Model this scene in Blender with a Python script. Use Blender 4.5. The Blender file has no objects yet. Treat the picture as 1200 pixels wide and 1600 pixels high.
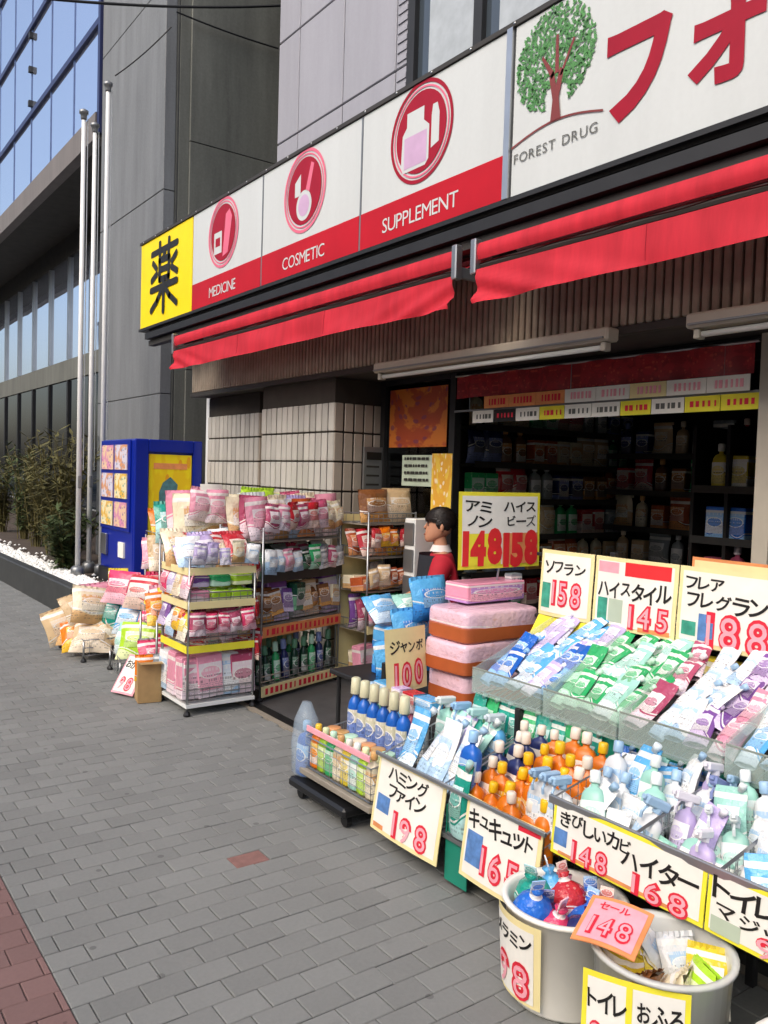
import bpy, bmesh, math, random
from mathutils import Vector, Matrix, noise
R = math.radians
rnd = random.Random(11)
scene = bpy.context.scene
col = scene.collection

# ------------------------------------------------------------------ camera, sky, sun, exposure
cd = bpy.data.cameras.new('camera'); cam = bpy.data.objects.new('camera', cd); col.objects.link(cam)
cd.sensor_fit = 'VERTICAL'; cd.sensor_height = 36.0; cd.lens = 36.0 * 1300 / 1600
cd.clip_start = .05; cd.clip_end = 600
yaw, pitch, roll = R(36), R(-2.5), .03
fw = Vector((math.sin(yaw) * math.cos(pitch), math.cos(yaw) * math.cos(pitch), math.sin(pitch)))
rt = Vector((math.cos(yaw), -math.sin(yaw), 0)); up = rt.cross(fw)
rt2 = rt * math.cos(roll) + up * math.sin(roll); up2 = up * math.cos(roll) - rt * math.sin(roll)
mt = Matrix((rt2, up2, -fw)).transposed().to_4x4(); mt.translation = (0, 0, 1.5)
cam.matrix_world = mt
scene.camera = cam

SUN_EL, SUN_AZ = R(42), R(258)          # azimuth measured clockwise from +Y (up the street)
world = bpy.data.worlds.new('World'); scene.world = world; world.use_nodes = True
wn = world.node_tree; wn.nodes.clear()
wo = wn.nodes.new('ShaderNodeOutputWorld'); wb = wn.nodes.new('ShaderNodeBackground'); ws = wn.nodes.new('ShaderNodeTexSky')
ws.sky_type = 'NISHITA'; ws.sun_disc = False; ws.sun_elevation = SUN_EL; ws.sun_rotation = SUN_AZ
ws.air_density = 1.0; ws.dust_density = 4.5; ws.ozone_density = 1.0
wb.inputs[1].default_value = .15
wn.links.new(ws.outputs[0], wb.inputs[0]); wn.links.new(wb.outputs[0], wo.inputs[0])
sl = bpy.data.lights.new('sun', 'SUN'); sl.energy = 1.0; sl.angle = R(60); sl.color = (1, .985, .965)
so = bpy.data.objects.new('sun', sl); col.objects.link(so)
sd = Vector((math.sin(SUN_AZ) * math.cos(SUN_EL), math.cos(SUN_AZ) * math.cos(SUN_EL), math.sin(SUN_EL)))
so.rotation_euler = sd.to_track_quat('Z', 'Y').to_euler(); so.location = sd * 40
vs = scene.view_settings
vs.view_transform = 'Standard'; vs.look = 'None'; vs.gamma = 1; vs.use_curve_mapping = False
vs.exposure = .6
scene.cycles.max_bounces = 8

# ------------------------------------------------------------------ helpers
def lin(h):
    h = h.lstrip('#'); v = [int(h[i:i + 2], 16) / 255 for i in (0, 2, 4)]
    return tuple(x / 12.92 if x <= .04045 else ((x + .055) / 1.055) ** 2.4 for x in v)

MATS = {}
class NT:
    def __init__(s, name):
        m = bpy.data.materials.new(name); m.use_nodes = True; s.m = m; s.t = m.node_tree; s.t.nodes.clear()
        s.out = s.n('ShaderNodeOutputMaterial'); s.b = s.n('ShaderNodeBsdfPrincipled'); s.l(s.b.outputs[0], s.out.inputs[0])
        MATS[name] = m
    def n(s, k, **kw):
        x = s.t.nodes.new(k)
        for a, v in kw.items(): setattr(x, a, v)
        return x
    def l(s, a, b): s.t.links.new(a, b)
    def val(s, x, sock):
        if isinstance(x, (int, float)): sock.default_value = x
        elif isinstance(x, tuple): sock.default_value = (x + (1,))[:len(sock.default_value)] if hasattr(sock.default_value, '__len__') else x[0]
        else: s.l(x, sock)
    def math(s, op, a, b=0.0, c=None):
        x = s.n('ShaderNodeMath', operation=op); s.val(a, x.inputs[0]); s.val(b, x.inputs[1])
        if c is not None: s.val(c, x.inputs[2])
        return x.outputs[0]
    def mix(s, f, a, b, mode='MIX'):
        x = s.n('ShaderNodeMix', data_type='RGBA', blend_type=mode)
        s.val(f, x.inputs[0]); s.val(a, x.inputs[6]); s.val(b, x.inputs[7]); return x.outputs[2]
    def coord(s, w='Object'): return s.n('ShaderNodeTexCoord').outputs[w]
    def pos(s): return s.n('ShaderNodeNewGeometry').outputs['Position']
    def noise(s, v, scale, detail=3, rough=.55, out=0):
        x = s.n('ShaderNodeTexNoise'); s.l(v, x.inputs['Vector']); x.inputs['Scale'].default_value = scale
        x.inputs['Detail'].default_value = detail; x.inputs['Roughness'].default_value = rough; return x.outputs[out]
    def vor(s, v, scale, feature='F1', out='Distance'):
        x = s.n('ShaderNodeTexVoronoi', feature=feature); s.l(v, x.inputs['Vector']); x.inputs['Scale'].default_value = scale; return x.outputs[out]
    def ramp(s, f, a, b):
        x = s.n('ShaderNodeMapRange'); s.val(f, x.inputs[0]); x.inputs[1].default_value = a; x.inputs[2].default_value = b; return x.outputs[0]
    def sep(s, v):
        x = s.n('ShaderNodeSeparateXYZ'); s.l(v, x.inputs[0]); return x.outputs
    def comb(s, a, b, c):
        x = s.n('ShaderNodeCombineXYZ'); s.val(a, x.inputs[0]); s.val(b, x.inputs[1]); s.val(c, x.inputs[2]); return x.outputs[0]
    def bump(s, h, strength=.3, dist=.01):
        x = s.n('ShaderNodeBump'); x.inputs['Strength'].default_value = strength; x.inputs['Distance'].default_value = dist
        s.l(h, x.inputs['Height']); s.l(x.outputs[0], s.b.inputs['Normal'])
    def set(s, **k):
        for a, v in k.items(): s.val(v, s.b.inputs[a.replace('_', ' ')])

def M(name, hexc, rough=.6, metal=0.0, var=.12, scale=6.0, bump=.0, bscale=60.0, spec=.5):
    t = NT(name); c = lin(hexc); p = t.pos()
    n = t.noise(p, scale, 4); k = t.ramp(n, .3, .75)
    lo = tuple(x * (1 - var) for x in c); hi = tuple(min(1, x * (1 + var)) for x in c)
    t.l(t.mix(k, lo, hi), t.b.inputs['Base Color']); t.set(Roughness=rough, Metallic=metal)
    t.b.inputs['Specular IOR Level'].default_value = spec
    if bump: t.bump(t.noise(p, bscale, 3), bump, .004)
    return t.m

# plain surfaces
M('white_paint', '#e9ebe8', .35, var=.04, scale=3);  M('sign_red', '#b81626', .45, var=.1, scale=3, spec=.2)
M('sign_yellow', '#f4d800', .4, var=.06, scale=4, spec=.25); M('black_print', '#17140f', .5, var=.1); M('logo_red', '#9c142c', .5, var=.08, spec=.2); M('logo_pink', '#dd6f88', .5, var=.05, spec=.2)
M('logo_grey', '#60605a', .5); M('trunk_print', '#7c2f2c', .5); M('lilac_print', '#c7a4c4', .4)
M('dark_metal', '#2b2b2c', .5, .3, .2); M('grey_metal', '#8d8f90', .4, .7, .1); M('steel', '#b6b8ba', .28, .9, .06); M('pole_steel', '#e9e9e6', .5, .0, .05)
M('chrome_wire', '#a9abac', .3, .8, .1); M('black_plastic', '#161617', .45, var=.2); M('trim_dark', '#33302c', .6, var=.15)
M('fixture_white', '#b8b0a0', .45, var=.08); M('tube', '#e6e6df', .3, var=.02)
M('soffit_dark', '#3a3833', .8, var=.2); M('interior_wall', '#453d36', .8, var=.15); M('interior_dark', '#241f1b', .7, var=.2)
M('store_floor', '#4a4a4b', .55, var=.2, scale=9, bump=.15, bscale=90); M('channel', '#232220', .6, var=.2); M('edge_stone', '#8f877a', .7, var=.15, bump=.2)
M('vend_blue', '#0b2490', .3, var=.1, scale=3, spec=.35); M('vend_navy', '#1a2350', .4); M('poster_yellow', '#f2d30f', .4, var=.1, scale=9); M('poster_orange', '#b5542c', .45, var=.3, scale=5)
M('paper', '#f0ede2', .75, var=.05, scale=12); M('paper_cream', '#f0e0a4', .75, var=.06, scale=10); M('paper_yellow', '#f1e53a', .7, var=.08, scale=10); M('paper_orange', '#e8955a', .7, var=.15, scale=14)
M('paper_green', '#b9c6b0', .7, var=.1); M('ink_black', '#15120f', .6, var=.05); M('ink_red', '#e0243c', .6, var=.1, scale=25); M('ink_pink', '#f7a9b4', .65, var=.12, scale=25); M('ink_blue', '#5b86c0', .6, var=.3, scale=30); M('ink_teal', '#3f9f86', .6, var=.3, scale=30)
M('solid_red', '#e52a2f', .6, var=.08, scale=20)
M('kerb_dark', '#3a3c3b', .6, var=.2, bump=.2); M('pebble', '#f0efe9', .7, var=.1, scale=30); M('road', '#3f4042', .85, var=.2, scale=30, bump=.4, bscale=220); M('line_paint', '#d6d5cd', .7); M('kerb_stone', '#8b8a86', .8, var=.15, bump=.3)
M('opp_cream', '#cbc4b5', .8, var=.08); M('opp_grey', '#a9acae', .8, var=.08); M('opp_brown', '#8a7565', .8, var=.08)
M('bin_white', '#f3f0e6', .5, var=.05, scale=8); M('acryl_frame', '#8b938a', .3); M('teal_board', '#1f8a72', .5, var=.1); M('cardboard', '#a98a5c', .8, var=.12, scale=14); M('cable_black', '#1c1d1e', .6)
M('skin', '#c48c6e', .55, var=.05); M('hair', '#1d1512', .5, var=.2, scale=40); M('shirt_red', '#b3182c', .8, var=.12, scale=12); M('trousers', '#22242c', .85); M('mask_white', '#e6dcd8', .8); M('lip', '#a05548', .5); M('eye', '#140f0d', .3)
M('stem', '#6a6238', .8, var=.25); M('frond', '#5f5b30', .75, var=.4, scale=5); M('frond_green', '#43522a', .75, var=.4, scale=5); M('petal_white', '#efeee8', .7)
M('blind_grey', '#a4abb0', .6, var=.12, scale=8); M('slate_print', '#4f7f86', .5, var=.3, scale=20); M('soil', '#4b4037', .95, var=.2); M('mullion_blue', '#5a6f9a', .4)

def concrete(name, hexc, rough=.75, streak=.25):
    t = NT(name); c = lin(hexc); p = t.pos(); x = t.sep(p)
    st = t.noise(t.comb(t.math('MULTIPLY', x[0], 3.0), t.math('MULTIPLY', x[1], 3.0), t.math('MULTIPLY', x[2], .35)), 1.2, 5, .65)
    fine = t.noise(p, 35, 4)
    k = t.math('ADD', t.math('MULTIPLY', st, .75), t.math('MULTIPLY', fine, .25))
    k = t.ramp(k, .32, .68)
    t.l(t.mix(k, tuple(v * (1 - streak) for v in c), tuple(v * (1 + streak * .7) for v in c)), t.b.inputs['Base Color'])
    t.set(Roughness=rough); t.bump(t.noise(p, 90, 4), .25, .004)
concrete('sign_white', '#c9cdcb', .35, .06); MATS['sign_white'].node_tree.nodes['Bump'].inputs['Strength'].default_value = .02; concrete('concrete_light', '#707375', .65, .28); concrete('concrete_dark', '#63655f', .8, .34); concrete('cladding', '#97979f', .55, .1); concrete('stone_grey', '#6d6763', .6, .2)

def tile_mat(name, hexc, rough, var):
    t = NT(name); c = lin(hexc); r = t.n('ShaderNodeObjectInfo').outputs['Random']
    p = t.pos(); n = t.noise(p, 14, 4)
    k = t.math('ADD', t.math('MULTIPLY', r, .7), t.math('MULTIPLY', n, .4))
    t.l(t.mix(k, tuple(v * (1 - var) for v in c), tuple(min(1, v * (1 + var)) for v in c)), t.b.inputs['Base Color'])
    t.set(Roughness=rough); t.bump(t.noise(p, 120, 3), .2, .003)
tile_mat('tile_beige', '#b0ada5', .5, .2); tile_mat('tile_beige_shaded', '#a79d90', .45, .18); M('grout', '#35302a', .9, var=.2)
M('rib_brown', '#95897a', .55, var=.25, scale=7, spec=.3); M('rib_back', '#4d433a', .8)

def paver_mat(name, hexc, var):
    t = NT(name); c = lin(hexc); p = t.pos(); x = t.sep(p)
    j = t.math('FLOOR', t.math('DIVIDE', x[1], .1)); odd = t.math('MULTIPLY', t.math('MODULO', j, 2.0), .07)
    i = t.math('FLOOR', t.math('DIVIDE', t.math('ADD', x[0], odd), .14))
    w = t.n('ShaderNodeTexWhiteNoise', noise_dimensions='2D'); t.l(t.comb(i, j, 0), w.inputs['Vector'])
    big = t.noise(p, 1.1, 4, .6); fine = t.noise(p, 70, 4, .7)
    k = t.math('ADD', t.math('MULTIPLY', w.outputs[0], .3), t.math('ADD', t.math('MULTIPLY', big, .65), t.math('MULTIPLY', fine, .5)))
    k = t.ramp(k, .35, 1.15)
    a = t.mix(k, tuple(v * (1 - var) for v in c), tuple(v * (1 + var) for v in c))
    stain = t.ramp(t.noise(p, 2.6, 5, .7), .62, .78)
    spot = t.math('LESS_THAN', t.vor(p, 5.5), .07)
    a = t.mix(t.math('MULTIPLY', stain, .5), a, tuple(v * .55 for v in c))
    a = t.mix(t.math('MULTIPLY', spot, .6), a, tuple(v * .4 for v in c))
    t.l(a, t.b.inputs['Base Color']); t.set(Roughness=.82); t.bump(fine, .35, .003)
paver_mat('paver_grey', '#7c7d7a', .22); paver_mat('paver_red', '#7b5f5b', .2); M('paver_red_patch', '#85615a', .85, var=.15, scale=30); M('joint_sand', '#6e6d6a', .95, var=.25, scale=30)

def fabric(name, hexc):
    t = NT(name); c = lin(hexc); p = t.pos(); x = t.sep(p); n = t.noise(t.comb(x[0], t.math('MULTIPLY', x[1], 5.0), t.math('MULTIPLY', x[2], .8)), 1.6, 5, .65)
    t.l(t.mix(t.ramp(n, .35, .7), tuple(v * .8 for v in c), tuple(min(1, v * 1.15) for v in c)), t.b.inputs['Base Color'])
    t.set(Roughness=.6); t.b.inputs['Specular IOR Level'].default_value = .2
    tr = t.n('ShaderNodeBsdfTranslucent'); tr.inputs[0].default_value = c + (1,)
    ms = t.n('ShaderNodeMixShader'); ms.inputs[0].default_value = .16
    t.l(t.b.outputs[0], ms.inputs[1]); t.l(tr.outputs[0], ms.inputs[2]); t.l(ms.outputs[0], t.out.inputs[0])
    t.bump(t.noise(p, 260, 2), .12, .002)
fabric('awning_red', '#d03240')

def glass_dark(name, hexc, ior=1.9, rough=.02):
    t = NT(name); t.set(Roughness=rough); t.b.inputs['Base Color'].default_value = lin(hexc) + (1,); t.b.inputs['IOR'].default_value = ior
    r = t.n('ShaderNodeObjectInfo').outputs['Random']
    p = t.n('ShaderNodeVectorMath', operation='ADD'); t.l(t.pos(), p.inputs[0]); t.l(t.comb(t.math('MULTIPLY', r, 50.0), 0.0, 0.0), p.inputs[1])
    t.bump(t.noise(p.outputs[0], .7, 1), .06, .06)
glass_dark('curtain_glass', '#e2ecff', 1.9); MATS['curtain_glass'].node_tree.nodes['Principled BSDF'].inputs['Metallic'].default_value = .92; glass_dark('lobby_glass', '#10141a', 1.6); glass_dark('window_glass', '#39424a', 1.7)

def clear(name, tint, base=.06, rough=.03, dens=1.0):
    t = NT(name); t.t.nodes.remove(t.b)
    tr = t.n('ShaderNodeBsdfTransparent'); tr.inputs[0].default_value = tint + (1,)
    gl = t.n('ShaderNodeBsdfGlossy'); gl.inputs['Roughness'].default_value = rough
    lw = t.n('ShaderNodeFresnel'); lw.inputs[0].default_value = 1.5
    ms = t.n('ShaderNodeMixShader'); t.l(t.math('ADD', lw.outputs[0], base), ms.inputs[0]); t.l(tr.outputs[0], ms.inputs[1]); t.l(gl.outputs[0], ms.inputs[2]); t.l(ms.outputs[0], t.out.inputs[0])
clear('store_glass', (.8, .83, .82), .0)
def milky(name, hexc, op):
    t = NT(name); t.b.inputs['Base Color'].default_value = lin(hexc) + (1,); t.set(Roughness=.2, Alpha=op)
milky('acrylic', '#c4d8ce', .28); milky('clear_bag', '#c9dbe8', .3); milky('bin_clear', '#e3e4de', .72)

def pack_film():
    t = NT('pack_film'); oi = t.n('ShaderNodeObjectInfo'); at = t.n('ShaderNodeAttribute', attribute_type='OBJECT', attribute_name='c2')
    g = t.coord('Generated'); off = t.n('ShaderNodeVectorMath', operation='ADD'); t.l(g, off.inputs[0])
    t.l(t.comb(t.math('MULTIPLY', oi.outputs['Random'], 41.0), t.math('MULTIPLY', oi.outputs['Random'], 17.0), 0.0), off.inputs[1])
    x = t.sep(g)
    r = oi.outputs['Random']
    wav = t.math('ADD', t.math('MULTIPLY', r, .3), t.math('ADD', .14, t.math('MULTIPLY', t.math('SINE', t.math('ADD', t.math('MULTIPLY', x[0], 4.5), t.math('MULTIPLY', r, 30.0))), .11)))
    m1 = t.math('LESS_THAN', x[2], wav); m3 = t.math('LESS_THAN', t.math('ABSOLUTE', t.math('SUBTRACT', x[2], t.math('ADD', wav, .05))), .016)
    st = t.math('LESS_THAN', t.math('ABSOLUTE', t.math('SUBTRACT', x[2], .86)), .045)
    m2 = t.ramp(t.vor(off.outputs[0], 5.0), .2, .16)
    a = t.mix(t.math('MULTIPLY', m2, .5), oi.outputs['Color'], t.mix(.5, at.outputs['Color'], oi.outputs['Color']))
    a = t.mix(t.math('MULTIPLY', m1, .9), a, at.outputs['Color'])
    a = t.mix(t.math('MULTIPLY', t.math('MAXIMUM', m3, t.math('MULTIPLY', st, t.math('LESS_THAN', r, .6))), .85), a, lin('#f3f1ea'))
    # flat print: small lines of text low on the pack
    ln = t.math('GREATER_THAN', t.math('FRACT', t.math('MULTIPLY', x[2], 16.0)), .5)
    row = t.math('FLOOR', t.math('MULTIPLY', x[2], 16.0))
    word = t.math('GREATER_THAN', t.noise(t.comb(t.math('MULTIPLY', x[0], 9.0), row, oi.outputs['Random']), 3.0, 2), .53)
    zone = t.math('MULTIPLY', t.math('GREATER_THAN', x[2], .08), t.math('LESS_THAN', x[2], .3))
    txt = t.math('MULTIPLY', t.math('MULTIPLY', ln, word), zone)
    a = t.mix(t.math('MULTIPLY', txt, .4), a, lin('#3b3a44'))
    t.l(a, t.b.inputs['Base Color']); t.set(Roughness=.2)
    ob = t.coord('Object'); t.bump(t.noise(ob, 34, 3, .6), .6, .012)
pack_film()
def pack_plain(name, rough):
    t = NT(name); oi = t.n('ShaderNodeObjectInfo'); ob = t.coord('Object'); n = t.noise(ob, 9, 3)
    dk = t.mix(1.0, oi.outputs['Color'], (.82, .82, .82), 'MULTIPLY')
    t.l(t.mix(t.ramp(n, .3, .7), dk, oi.outputs['Color']), t.b.inputs['Base Color']); t.set(Roughness=rough)
pack_plain('pack_plain', .3); pack_plain('pack_matte', .6)
def label_print():
    t = NT('label_print'); oi = t.n('ShaderNodeObjectInfo'); at = t.n('ShaderNodeAttribute', attribute_type='OBJECT', attribute_name='c2')
    x = t.sep(t.coord('Generated')); r = oi.outputs['Random']
    top = t.math('GREATER_THAN', x[2], .55)
    lo = t.mix(t.math('LESS_THAN', r, .25), t.mix(.2, oi.outputs['Color'], lin('#f0eee8')), t.mix(.75, oi.outputs['Color'], lin('#f0eee8')))
    a = t.mix(t.math('MULTIPLY', top, .92), lo, at.outputs['Color'])
    ex = t.math('DIVIDE', t.math('SUBTRACT', x[0], .5), .46); ez = t.math('DIVIDE', t.math('SUBTRACT', x[2], t.math('ADD', .5, t.math('MULTIPLY', r, .2))), .24)
    rr_ = t.math('ADD', t.math('MULTIPLY', ex, ex), t.math('MULTIPLY', ez, ez))
    blob = t.math('LESS_THAN', rr_, 1.0); rim = t.math('MULTIPLY', blob, t.math('GREATER_THAN', rr_, .78))
    a = t.mix(t.math('MULTIPLY', blob, .95), a, t.mix(.25, oi.outputs['Color'], at.outputs['Color']))
    a = t.mix(rim, a, lin('#f3f1ea'))
    row = t.math('FLOOR', t.math('MULTIPLY', x[2], 5.0))
    ln = t.math('GREATER_THAN', t.math('FRACT', t.math('MULTIPLY', x[2], 5.0)), .45)
    wd = t.math('GREATER_THAN', t.noise(t.comb(t.math('MULTIPLY', x[0], 6.0), row, t.math('MULTIPLY', r, 20.0)), 3.0, 2), .52)
    row2 = t.math('FLOOR', t.math('MULTIPLY', x[2], 15.0)); ln2 = t.math('GREATER_THAN', t.math('FRACT', t.math('MULTIPLY', x[2], 15.0)), .5)
    wd2 = t.math('GREATER_THAN', t.noise(t.comb(t.math('MULTIPLY', x[0], 14.0), row2, t.math('MULTIPLY', r, 13.0)), 3.0, 2), .5)
    low = t.math('LESS_THAN', x[2], .3)
    txt = t.math('MAXIMUM', t.math('MULTIPLY', t.math('MULTIPLY', ln, wd), t.math('SUBTRACT', 1.0, low)), t.math('MULTIPLY', t.math('MULTIPLY', ln2, wd2), low))
    ink = t.mix(top, lin('#30303c'), lin('#f4f2ee'))
    a = t.mix(t.math('MULTIPLY', txt, .55), a, ink)
    t.l(a, t.b.inputs['Base Color']); t.set(Roughness=.35)
label_print()
def poster_mat(name, a, b, c):
    t = NT(name); g = t.coord('Generated'); x = t.sep(g)
    m = t.ramp(t.noise(g, 3.5, 3), .48, .55); v = t.math('LESS_THAN', t.vor(g, 5.0), .25)
    k = t.mix(m, lin(a), lin(b)); k = t.mix(t.math('MULTIPLY', v, .8), k, lin(c))
    t.l(k, t.b.inputs['Base Color']); t.set(Roughness=.4)
poster_mat('poster_mix_orange', '#a8492a', '#c9732e', '#7a3a55'); poster_mat('poster_mix_yellow', '#e0a63a', '#e7c24c', '#f2ead2'); poster_mat('poster_vend', '#f4da10', '#eec80a', '#e89a1c'); poster_mat('valance_red', '#a8242c', '#8f1d26', '#c24a3a')
poster_mat('poster_mix_a', '#e9c9a4', '#d98fb0', '#8a5fa0'); poster_mat('poster_mix_b', '#efe3b8', '#e6b84a', '#4f9a86'); poster_mat('poster_mix_c', '#d8d3e0', '#d99a6a', '#7a8fb8'); poster_mat('shelf_dim', '#4a3b30', '#6a4a3a', '#7c6f5a')

# mesh builder
class MB:
    def __init__(s): s.v = []; s.f = []
    def quad(s, a, b, c, d):
        i = len(s.v); s.v += [tuple(a), tuple(b), tuple(c), tuple(d)]; s.f.append((i, i + 1, i + 2, i + 3)); return s
    def box(s, x0, y0, z0, x1, y1, z1):
        i = len(s.v)
        s.v += [(x0, y0, z0), (x1, y0, z0), (x1, y1, z0), (x0, y1, z0), (x0, y0, z1), (x1, y0, z1), (x1, y1, z1), (x0, y1, z1)]
        s.f += [tuple(i + k for k in q) for q in ((0, 3, 2, 1), (4, 5, 6, 7), (0, 1, 5, 4), (1, 2, 6, 5), (2, 3, 7, 6), (3, 0, 4, 7))]; return s
    def cbox(s, x0, y0, z0, x1, y1, z1, c):      # box with chamfered edges
        i = len(s.v); pts = []
        for ax in range(3):
            for sx in (0, 1):
                for sy in (0, 1):
                    for sz in (0, 1):
                        p = [(x0, x1)[sx], (y0, y1)[sy], (z0, z1)[sz]]; sg = [(1, -1)[sx], (1, -1)[sy], (1, -1)[sz]]
                        for k in range(3):
                            if k != ax: p[k] += sg[k] * c
                        pts.append(tuple(p))
        bm = bmesh.new()
        for p in pts: bm.verts.new(p)
        bmesh.ops.convex_hull(bm, input=bm.verts); bmesh.ops.dissolve_limit(bm, angle_limit=.02, verts=bm.verts, edges=bm.edges)
        bm.verts.index_update()
        s.v += [tuple(v.co) for v in bm.verts]; s.f += [tuple(i + v.index for v in f.verts) for f in bm.faces]; bm.free(); return s
    def tube(s, pts, r, n=6, cap=True):
        pts = [Vector(p) for p in pts]; rings = []
        for k, p in enumerate(pts):
            d = (pts[min(k + 1, len(pts) - 1)] - pts[max(k - 1, 0)]).normalized()
            a = d.cross(Vector((0, 0, 1)) if abs(d.z) < .9 else Vector((1, 0, 0))).normalized(); b = d.cross(a)
            rr = r[k] if isinstance(r, (list, tuple)) else r
            i = len(s.v); rings.append(i)
            s.v += [tuple(p + a * rr * math.cos(q * 2 * math.pi / n) + b * rr * math.sin(q * 2 * math.pi / n)) for q in range(n)]
        for k in range(len(pts) - 1):
            i, j = rings[k], rings[k + 1]
            s.f += [(i + q, i + (q + 1) % n, j + (q + 1) % n, j + q) for q in range(n)]
        if cap: s.f += [tuple(rings[0] + q for q in reversed(range(n))), tuple(rings[-1] + q for q in range(n))]
        return s
    def loft(s, rings, cap0=True, cap1=True):     # rings: lists of points, same length
        n = len(rings[0]); st = []
        for r in rings: st.append(len(s.v)); s.v += [tuple(p) for p in r]
        for k in range(len(rings) - 1):
            i, j = st[k], st[k + 1]; s.f += [(i + q, i + (q + 1) % n, j + (q + 1) % n, j + q) for q in range(n)]
        if cap0: s.f.append(tuple(st[0] + q for q in reversed(range(n))))
        if cap1: s.f.append(tuple(st[-1] + q for q in range(n)))
        return s
    def lathe(s, prof, cx=0, cy=0, n=16, cap0=True, cap1=True):
        return s.loft([[(cx + r * math.cos(q * 2 * math.pi / n), cy + r * math.sin(q * 2 * math.pi / n), z) for q in range(n)] for r, z in prof], cap0, cap1)
    def grid(s, fn, nu, nv):
        i = len(s.v)
        for b in range(nv + 1):
            for a in range(nu + 1): s.v.append(tuple(fn(a / nu, b / nv)))
        for b in range(nv):
            for a in range(nu):
                k = i + b * (nu + 1) + a; s.f.append((k, k + 1, k + nu + 2, k + nu + 1))
        return s
    def poly(s, pts):
        i = len(s.v); s.v += [tuple(p) for p in pts]; s.f.append(tuple(range(i, i + len(pts)))); return s
    def prism(s, pts2, fn0, fn1):
        a = [fn0(p) for p in pts2]; b = [fn1(p) for p in pts2]; return s.loft([a, b])
    def xf(s, m):
        s.v = [tuple(m @ Vector(p)) for p in s.v]; return s
    def mesh(s, name, mat, smooth=False):
        me = bpy.data.meshes.new(name); me.from_pydata(s.v, [], s.f); me.materials.append(MATS[mat])
        if smooth: me.polygons.foreach_set('use_smooth', [True] * len(me.polygons))
        me.update(); return me
    def build(s, name, mat, parent=None, smooth=False, loc=None):
        return link(name, s.mesh(name, mat, smooth), parent, loc)

def link(name, me, parent=None, loc=None, rot=None):
    o = bpy.data.objects.new(name, me); col.objects.link(o); o.parent = parent
    if loc: o.location = loc
    if rot: o.rotation_euler = rot
    return o
def tag(o, label=None, cat=None, group=None, kind=None):
    for k, v in (('label', label), ('category', cat), ('group', group), ('kind', kind)):
        if v: o[k] = v
    return o
def empty(name, label, cat, loc=(0, 0, 0), rz=0.0, group=None):
    o = bpy.data.objects.new(name, None); col.objects.link(o); o.location = loc; o.rotation_euler = (0, 0, rz); o.empty_display_size = .1
    return tag(o, label, cat, group)
def struct(o): o['kind'] = 'structure'; return o

# lettering: glyph outlines from the built-in font turned into flat meshes
_gl = {}
def glyph(ch, off):
    k = (ch, off)
    if k not in _gl:
        c = bpy.data.curves.new('g', 'FONT'); c.body = ch; c.resolution_u = 3; c.offset = off; c.fill_mode = 'BOTH'
        o = bpy.data.objects.new('g', c); col.objects.link(o)
        me = bpy.data.meshes.new_from_object(o.evaluated_get(bpy.context.evaluated_depsgraph_get()))
        v = [(p.co.x, p.co.y) for p in me.vertices]; f = [tuple(p.vertices) for p in me.polygons]
        bpy.data.objects.remove(o); bpy.data.curves.remove(c); bpy.data.meshes.remove(me)
        if v:
            x0 = min(p[0] for p in v); x1 = max(p[0] for p in v)
        else: x0, x1 = 0, .3
        _gl[k] = ([(a - x0, b) for a, b in v], f, x1 - x0)
    return _gl[k]
def letters(mb, text, fn, u, v, size, off=.02, wide=1.0, gap=.08, jit=0.0, align='L', n=0.0, vertical=False, seed=0, fit=None):
    """fn(u, v, n) maps a flat page to the thing's own face"""
    q = random.Random(seed)
    gs = [glyph(c, 0.0 if c == 'ズ' else off) for c in text]
    tot = sum(g[2] * wide + gap for g in gs) - gap
    if fit: wide *= fit / (tot * size); gap *= fit / (tot * size); tot = fit / size
    x = 0 if align == 'L' else (-tot / 2 if align == 'C' else -tot); y = 0.0
    for ch, g in zip(text, gs):
        a = q.uniform(-jit, jit) * .25; dy = q.uniform(-jit, jit) * .3; sc = 1 + q.uniform(-jit, jit) * .4
        i = len(mb.v); w = g[2] * wide
        ox = (-w / 2 if vertical else x)
        for gx, gy in g[0]:
            lx = (gx * wide - w / 2) * sc; ly = (gy - .35) * sc
            rx = lx * math.cos(a) - ly * math.sin(a) + w / 2; ry = lx * math.sin(a) + ly * math.cos(a) + .35 + dy
            mb.v.append(tuple(fn(u + (ox + rx) * size, v + (y + ry) * size, n)))
        mb.f += [tuple(i + k for k in f) for f in g[1]]
        if vertical: y -= 1.02
        else: x += w + gap
    return mb

# ------------------------------------------------------------------ the setting: ground, road, pavement
struct(MB().quad((-300, -300, -.16), (300, -300, -.16), (300, 300, -.16), (-300, 300, -.16)).build('ground', 'road'))
rd = struct(MB().quad((-9.5, -60, -.15), (-1.45, -60, -.15), (-1.45, 120, -.15), (-9.5, 120, -.15)).build('road', 'road'))
for k in range(14):
    MB().quad((-5.5, -30 + k * 8, -.146), (-5.38, -30 + k * 8, -.146), (-5.38, -26 + k * 8, -.146), (-5.5, -26 + k * 8, -.146)).build('lane_marking', 'line_paint', rd)
pv = struct(MB().quad((-1.3, -30, -.0095), (2.41, -30, -.0095), (2.41, 80, -.0095), (-1.3, 80, -.0095)).build('pavement', 'joint_sand'))
kb = MB()
for k in range(60): kb.cbox(-1.45, -12 + k * .6, -.15, -1.31, -12 + k * .6 + .592, .0, .012)
kb.build('kerbstone', 'kerb_stone', pv)['kind'] = 'stuff'
struct(MB().box(-12.5, -60, -.16, -9.5, 120, .0).build('pavement', 'kerb_stone'))

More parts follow.
